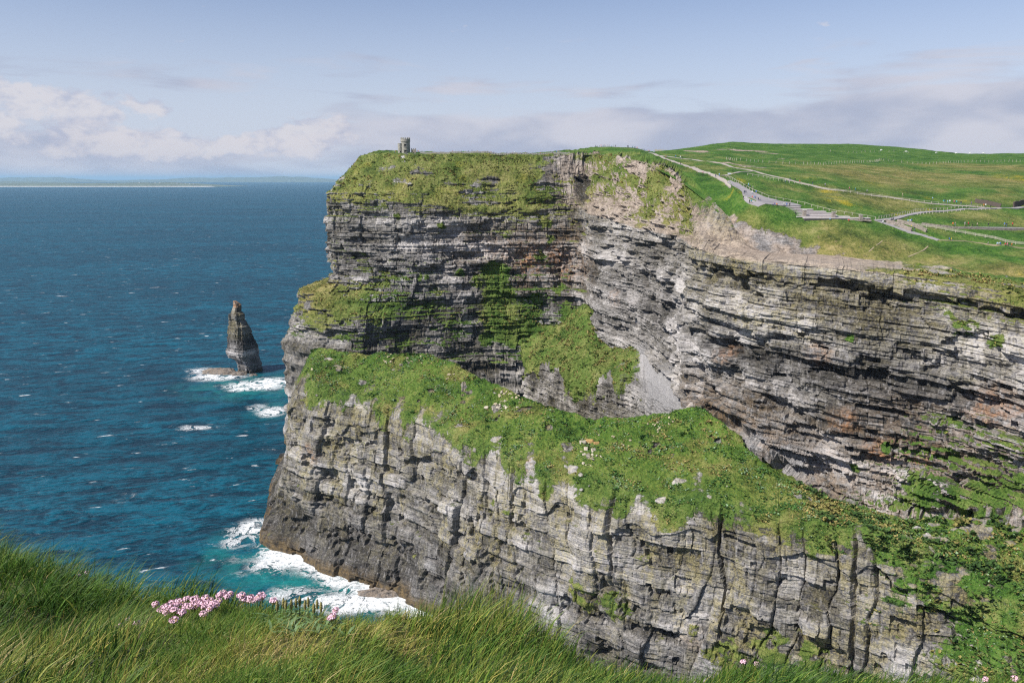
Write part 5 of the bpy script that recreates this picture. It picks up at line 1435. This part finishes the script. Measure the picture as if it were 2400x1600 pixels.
herbs('tussock_grass', SHO, SHOV, 15000, .22, .55, [(.070, .100, .018), (.125, .145, .030), (.185, .180, .042), (.25, .215, .065), (.29, .215, .085)], 'rough tussock grass on the steep shoulder below the tower', .62, 5)
herbs('gully_grass', GUL, GULV, 5000, .3, .7, [(.045, .085, .016), (.070, .125, .024), (.12, .155, .034), (.18, .175, .05), (.21, .17, .06)], 'rough grass on the cones in the gully', .6, 9)

# ------------------------------------------------------------------ foreground bank
M_BANK = simple('turf_soil', (.075, .085, .028), .95, .5, 14.0, .6)
edge_pts = [(-500,1300,3.7),(-250,1305,3.6),(0,1330,3.3),(120,1352,3.15),(200,1392,3.0),(330,1408,2.85),(470,1408,2.75),(560,1432,2.5),(650,1440,2.3),(750,1446,2.2),(840,1462,2.2),(930,1470,2.4),(1060,1462,2.6),(1160,1470,2.6),(1260,1500,2.5),(1360,1540,2.4),(1480,1578,2.3),(1600,1606,2.2),(1750,1580,2.3),(1880,1562,2.4),(2000,1584,2.3),(2120,1624,2.2),(2300,1628,2.2),(2450,1618,2.2),(2900,1610,2.3)]
K = []
for (px, py, Y) in edge_pts:
    e_ = W(px, py, Y); r_ = (px - 1200) / FPX
    def at(Yc, Zc): return np.array([e_[0] * (.35 + .65 * Yc / Y), Yc, EYE + Zc])
    near_z = -.98
    m_ = at(1.45, -1.05); m_[2] = EYE - 1.06 + .25 * (e_[2] - (EYE - 1.35))
    K.append([at(-1.5, near_z + .1), at(.3, near_z), m_, e_, e_ + np.array([0, .5, -.45]), e_ + np.array([0, 1.2, -2.2]), e_ + np.array([0, 1.8, -9]), e_ + np.array([0, 1.0, -40])])
G, S, V, _, _ = loft(K, 3, .05, [10, 16, 34, 12, 8, 8, 6], np.zeros((len(K), 8, 1)))
bump_ = .10 * fbm(G[..., 0] / .5, G[..., 1] / .5, 0, 811, 3) + .02 * fbm(G[..., 0] / .12, G[..., 1] / .12, 0, 812, 2)
G2 = G.copy(); G2[..., 2] += bump_
bank_o = struct(link('grassy_bank', grid_mesh('grassy_bank', G2, smooth=True), M_BANK))
KB = BVHTree.FromPolygons([tuple(v) for v in G2.reshape(-1, 3)], [tuple(p.vertices) for p in bank_o.data.polygons])
vi = np.where((V >= 1.6) & (V <= 4.3))[0]
GB = G2[:, vi]; VB = V[vi]

M_GRASS, t, out = new_mat('grass_blade')
a_ = t.new('ShaderNodeAttribute', attribute_name='tint')
dif = t.new('ShaderNodeBsdfPrincipled'); dif.inputs['Roughness'].default_value = .55; dif.inputs['Specular IOR Level'].default_value = .35
tr = t.new('ShaderNodeBsdfTranslucent'); mx = t.new('ShaderNodeMixShader'); mx.inputs[0].default_value = .35
t.l.new(a_.outputs['Color'], dif.inputs['Base Color']); t.l.new(a_.outputs['Color'], tr.inputs['Color'])
t.l.new(dif.outputs[0], mx.inputs[1]); t.l.new(tr.outputs[0], mx.inputs[2]); t.l.new(mx.outputs[0], out.inputs[0])
def blades(name, n, zone_fn, label, levels=4):
    nu, nv = GB.shape[:2]
    m = n * 4
    iu = rng.integers(0, nu - 1, m); iv = rng.integers(0, nv - 1, m)
    fu, fv = rng.random((m, 1)), rng.random((m, 1))
    p = GB[iu, iv] * (1 - fu) * (1 - fv) + GB[iu + 1, iv] * fu * (1 - fv) + GB[iu, iv + 1] * (1 - fu) * fv + GB[iu + 1, iv + 1] * fu * fv
    px, py = project(p)
    L, wd, lean, az_, col, keep = zone_fn(p, px, py, VB[iv])
    ok = np.where((rng.random(m) < keep) & (px > -350) & (px < 2750) & (py < 1950))[0][:n]
    p, L, wd, lean, az_, col = p[ok], L[ok], wd[ok], lean[ok], az_[ok], col[ok]; n = len(p)
    dirv = np.stack([np.cos(az_), np.sin(az_), 0 * az_], -1); side = np.stack([-np.sin(az_ + .9), np.cos(az_ + .9), 0 * az_], -1)
    vs = []
    for k in range(levels + 1):
        f = k / levels
        bend = lean * (.35 * f + .65 * f * f)
        c = p + dirv * (L * bend)[:, None]; c[:, 2] += L * f * np.sqrt(np.clip(1 - .55 * (lean * f) ** 2, .1, 1)) - .01
        w = wd * (1 - f ** 1.7) * .5
        if k < levels: vs += [c - side * w[:, None], c + side * w[:, None]]
        else: vs.append(c)
    nvb = 2 * levels + 1
    vv = np.stack(vs, 1).reshape(-1, 3)
    b0 = (np.arange(n) * nvb)[:, None]
    quads = np.concatenate([b0 + np.array([[2*k, 2*k+1, 2*k+3, 2*k+2]]) for k in range(levels - 1)], 1).reshape(n, -1)
    tri = b0 + np.array([[2*levels-2, 2*levels-1, 2*levels]])
    flat_ = np.concatenate([quads, tri], 1).ravel()
    cnt = np.tile(np.array([4] * (levels - 1) + [3]), n)
    o = link(name, mesh_from(name, vv, flat_, cnt, {'tint': np.repeat(col, nvb, 0)}, smooth=True), M_GRASS)
    o['kind'] = 'stuff'; o['label'] = label
GR = np.array([(.045, .110, .014), (.095, .185, .024), (.165, .245, .036), (.260, .285, .054), (.390, .335, .085), (.54, .42, .19), (.025, .065, .010)])
def turf_w(px, py):
    # short turf in the middle, tall grass either side
    return sstep(px, 230, 420) * (1 - sstep(px, 900, 1080)) * sstep(py, 1395 + .0 * px, 1440)
def zone_long(p, px, py, v):
    n = len(p); tw_ = turf_w(px, py)
    cl = fbm(p[:, 0] / .35, p[:, 1] / .35, 0, 821, 3); cl2 = fbm(p[:, 0] / .9, p[:, 1] / .9, 0, 823, 2)
    L = (.145 + .12 * cl + .05 * cl2) * rng.uniform(.45, 1.3, n) * (1 - .72 * tw_)
    L = L * (1 - .12 * sstep(px, 1500, 1900)) * (1 - .4 * sstep(py, 1440, 1600))
    L = L * np.where(v > 3.0, .85, 1.0)
    wd = np.where(rng.random(n) < .07, rng.uniform(.006, .0095, n), rng.uniform(.0018, .0045, n))
    lean = np.clip(rng.normal(.62, .25, n) + .25 * cl, .05, 1.2)
    az_ = rng.normal(.25, 1.05, n) + 1.3 * cl2
    ci = np.clip((1.75 + 2.2 * cl2 + 1.2 * cl + rng.normal(0, 1.2, n)).astype(int), 0, 5); ci = np.where(rng.random(n) < .16, 6, ci)
    col = GR[ci] * rng.uniform(.6, 1.35, (n, 1))
    keep = np.clip(.9 - .8 * tw_ + .3 * cl, .05, 1)
    return L, wd, lean, az_, col, keep
def zone_short(p, px, py, v):
    n = len(p); tw_ = turf_w(px, py)
    cl = fbm(p[:, 0] / .2, p[:, 1] / .2, 0, 831, 3); dryb = fbm(p[:, 0] / .3, p[:, 1] / .3, 0, 835, 3)
    L = rng.uniform(.03, .085, n) * (1 + .4 * cl); wd = rng.uniform(.0018, .0036, n)
    lean = rng.uniform(.2, 1.4, n); az_ = rng.uniform(0, 2 * np.pi, n)
    ci = np.clip((2.7 + 3.4 * dryb + rng.normal(0, 1.0, n)).astype(int), 0, 5)
    col = GR[ci] * rng.uniform(.8, 1.25, (n, 1))
    return L, wd, lean, az_, col, np.clip(.25 + .75 * tw_, 0, 1)
blades('long_grass', 58000, zone_long, 'long windblown grass on the bank in the foreground', 3)
blades('short_turf', 34000, zone_short, 'short yellow green turf in the middle of the foreground', 2)

# ------------------------------------------------------------------ sea thrift
M_STEM = simple('thrift_stem', (.12, .15, .05), .7, .1, 30)
M_PINK = simple('thrift_pink', (.78, .52, .62), .7, .25, 120)
M_CALYX = simple('thrift_calyx', (.36, .24, .15), .8, .1, 60)
def head_mesh(seed):
    r_ = random.Random(seed); bm = bmesh.new()
    for k in range(46):
        u_ = r_.uniform(-.25, 1); a = r_.uniform(0, 6.283); s_ = math.sqrt(max(0, 1 - u_ * u_))
        nrm = Vector((s_ * math.cos(a), s_ * math.sin(a), u_ * .75)).normalized()
        c = nrm * r_.uniform(.75, 1.0); c.z *= .78
        q_ = nrm.to_track_quat('Z', 'Y'); tw_ = r_.uniform(0, 6.28)
        vs = []
        for j in range(5):
            ang = tw_ + j * 2 * math.pi / 5
            vs.append(bm.verts.new(c + q_ @ Vector((.26 * math.cos(ang), .26 * math.sin(ang), r_.uniform(-.02, .12)))))
        cc = bm.verts.new(c - nrm * .05)
        for j in range(5): bm.faces.new([vs[j], vs[(j + 1) % 5], cc])
    return bm_mesh('flower_head', bm)
HM = [head_mesh(k) for k in range(4)]
for h in HM: h.materials.append(M_PINK)
bm = bmesh.new(); bmesh.ops.create_cone(bm, segments=8, radius1=.25, radius2=.75, depth=.7, cap_ends=True); CAL = bm_mesh('calyx', bm); CAL.materials.append(M_CALYX)
def bank_hit(px, py):
    d_ = (Vector(W(px, py, 1.0)) - Vector((0, 0, EYE))).normalized()
    return KB.ray_cast(Vector((0, 0, EYE)), d_)[0]
def thrift(px, py, where, k, sz=.0125):
    for dy in (34, 50, 70, 90, 120):
        b_ = bank_hit(px - 4, py + dy)
        if b_ is not None: break
    if b_ is None: return
    hd = Vector(W(px, py, b_.y))
    if hd.z < b_.z + .03: hd.z = b_.z + .05
    e = empty('thrift_flower', b_); tag(e, 'pink thrift flower ' + where, 'flower', 'pink thrift ' + where)
    bm = bmesh.new(); top = hd - b_
    pts = [Vector((0, 0, -.02)), Vector((top.x * .2, top.y * .2 + .004, top.z * .5)), top]
    for a, c in zip(pts[:-1], pts[1:]): bm_bar(bm, a, c, .0022, .0022)
    link('stem', bm_mesh('stem', bm), M_STEM, e)
    s_ = sz * random.uniform(.85, 1.18)
    o = link('flower_head', HM[k % 4], None, e); o.location = top; o.scale = (s_, s_, s_); o.rotation_euler = (random.uniform(-.3, .5), random.uniform(-.3, .3), random.uniform(0, 6))
    c = link('calyx', CAL, None, o); c.location = (0, 0, -.42)
def z6(x, y): return (240 + x / 4.055, 1340 + y / 4.055)
k = 0
for (x, y) in ((505,305),(605,325),(660,295),(560,362),(605,380),(665,330),(690,360),(742,290),(757,380),(803,255),(860,260),(890,238),(855,300),(915,295),(978,245),(1030,265),(965,330),(1005,300),(1060,295),(1100,280),(620,350),(710,310),(835,330),(880,325),(790,325),(940,300),(1020,345),(1075,320),(580,345),(640,315),(725,275),(1045,330),(900,275),(960,300)):
    thrift(*z6(x, y), 'in the dense clump at the cliff edge', k); k += 1
for (x, y) in ((1110,220),(1145,200),(1130,210),(1185,232),(1210,210),(1320,222),(1370,258),(1410,243),(1435,262),(1480,245),(1525,235),(1510,225),(1390,265),(1345,255)):
    thrift(*z6(x, y), 'on the upper right of the clump against the sea', k); k += 1
for (x, y, wh) in ((160,515,'lowest of the three left of the clump'),(243,460,'topmost of the three left of the clump'),(325,485,'rightmost of the three left of the clump'),(680,455,'alone below the left end of the clump'),(960,398,'alone below the middle of the clump'),(1625,275,'small and alone right of the clump'),(2218,362,'upper of the pair right of the plantain'),(2182,425,'lower of the pair right of the plantain')):
    thrift(*z6(x, y), wh, k); k += 1
for (px, py, wh) in ((185,1347,'deep in the tall grass at upper left'),(203,1342,'deep in the tall grass at upper left'),(2310,1591,'at the bottom right corner'),(2378,1589,'at the bottom right corner'),(1774,1556,'in the grass at the bottom right of centre'),(1742,1550,'in the grass at the bottom right of centre')):
    thrift(px, py, wh, k, .0085); k += 1

# ------------------------------------------------------------------ plantain with its seed spikes
M_LEAF = simple('plantain_leaf', (.095, .16, .055), .6, .25, 40)
M_SPIKE = simple('plantain_spike', (.26, .23, .08), .8, .2, 200, .5)
pb = bank_hit(708, 1452); pl = empty('plantain', pb); tag(pl, 'clump of plantain with strap leaves and upright seed spikes at the cliff edge', 'plant')
po = Vector(pl.location)
r_ = random.Random(4)
for i in range(70):
    b_ = bank_hit(r_.uniform(628, 815), r_.uniform(1448, 1500))
    if b_ is None: continue
    a = r_.uniform(-.6, 3.7); L = r_.uniform(.035, .075); w = r_.uniform(.0028, .0052)
    d_ = Vector((math.cos(a), math.sin(a) * .6, 0)); s_ = Vector((-d_.y, d_.x, 0)).normalized()
    bm = bmesh.new(); prev = None
    for q in range(6):
        f = q / 5; c = b_ - po + d_ * L * f * (.5 + .5 * f) + Vector((0, 0, L * (.95 * f - .55 * f * f) + .004)); ww = w * math.sin(math.pi * min(.97, .12 + .86 * f))
        v = (bm.verts.new(c - s_ * ww), bm.verts.new(c + Vector((0, 0, -.15 * ww))), bm.verts.new(c + s_ * ww))
        if prev: bm.faces.new([prev[0], prev[1], v[1], v[0]]); bm.faces.new([prev[1], prev[2], v[2], v[1]])
        prev = v
    link('leaf', bm_mesh('leaf', bm, True), M_LEAF, pl)
for (x, y) in ((1660,290),(1720,262),(1742,282),(1795,275),(1840,262),(1875,245),(1925,280),(1955,255),(2008,310),(2040,275),(2078,300)):
    px, py = z6(x, y); b_ = bank_hit(px, py + 60) or bank_hit(px, py + 100)
    if b_ is None: continue
    top = Vector(W(px, py, b_.y)) - po; bot = b_ - po; bm = bmesh.new(); bm_bar(bm, bot, bot.lerp(top, .6), .0025, .0025); st_ = link('stalk', bm_mesh('stalk', bm), M_STEM, pl)
    bm = bmesh.new(); ax = (top - bot).normalized(); Ls = min(.026, (top - bot).length * .5); c0 = top - ax * Ls
    rings_ = []
    for q in range(9):
        f = q / 8; rr_ = .0042 * (math.sin(math.pi * (.12 + .8 * f))) * (1 + .25 * (q % 2))
        rings_.append([bm.verts.new(c0 + ax * Ls * 1.25 * f + Vector((rr_ * math.cos(u), rr_ * math.sin(u), 0))) for u in np.linspace(0, 2 * np.pi, 7)[:-1]])
    for ra, rb in zip(rings_[:-1], rings_[1:]):
        for j in range(6): bm.faces.new([ra[j], ra[(j+1) % 6], rb[(j+1) % 6], rb[j]])
    link('seed_spike', bm_mesh('seed_spike', bm, True), M_SPIKE, st_)

# ------------------------------------------------------------------ haze over the sea
m, t, out = new_mat('haze_air')
pv = t.new('ShaderNodeVolumePrincipled')
pv.inputs['Color'].default_value = (.48, .76, 1.0, 1); pv.inputs['Density'].default_value = 2.1e-5; pv.inputs['Anisotropy'].default_value = 0.1
t.l.new(pv.outputs[0], out.inputs['Volume'])
bm = bmesh.new(); bm_box(bm, (0, 0, (430 - 45) / 2), (330000, 330000, 475))
hz = link('haze', bm_mesh('haze', bm), m); hz['kind'] = 'stuff'; hz['label'] = 'thin sea haze'


# ------------------------------------------------------------------ labels for look-alikes that stand in a row or heap
ORD = ['leftmost', 'second from the left', 'third from the left', 'fourth from the left', 'fifth from the left', 'sixth from the left', 'seventh from the left', 'eighth from the left', 'ninth from the left', 'tenth from the left', 'eleventh from the left', 'twelfth from the left']
bpy.context.view_layer.update()
def number(kind, what, places):
    for key, pl_ in places.items():
        os_ = [o for o in C.objects if o.name.split('.')[0] == kind and o.get('label', '').endswith(key)]
        pts_ = []
        for o in os_:
            q_ = np.array(o.children[1].matrix_world.translation if (kind == 'thrift_flower' and len(o.children) > 1) else o.location)
            x_, y_ = project(q_); pts_.append((float(x_), float(y_), o))
        rows_n = max(1, math.ceil(len(pts_) / 12))
        pts_.sort(key=lambda t_: t_[1])
        per = math.ceil(len(pts_) / rows_n); names = {1: [''], 2: ['upper ', 'lower '], 3: ['top ', 'middle ', 'bottom ']}[rows_n]
        for r0 in range(rows_n):
            for k_, (_, _, o) in enumerate(sorted(pts_[r0 * per:(r0 + 1) * per], key=lambda t_: t_[0])):
                o['label'] = f'{ORD[k_]} {what} in the {names[r0]}row {pl_}' if rows_n > 1 else f'{ORD[k_]} {what} {pl_}'
number('thrift_flower', 'pink thrift', {'in the dense clump at the cliff edge': 'of the dense clump', 'on the upper right of the clump against the sea': 'of the sprays against the sea', 'deep in the tall grass at upper left': 'in the tall grass', 'at the bottom right corner': 'at bottom right', 'in the grass at the bottom right of centre': 'low in the grass'})
number('boulder', 'stone', {'scattered along the crest of the grassy headland': 'along the headland crest', 'in the heap on the crest above the gully': 'of the heap above the gully', 'strewn near the highest point of the grassy headland': 'near the highest grass', 'just below the orange lichened slabs': 'below the orange blocks', 'at the seaward tip of the grassy headland': 'at the seaward grass tip', 'on the middle of the grassy headland': 'on the middle headland grass'})
number('cottage', 'white house', {'tiny white house in the row on the far low island': 'on the far island'})
number('cow', 'pale cow', {'pale cow grazing on the skyline field': 'on the skyline field'})
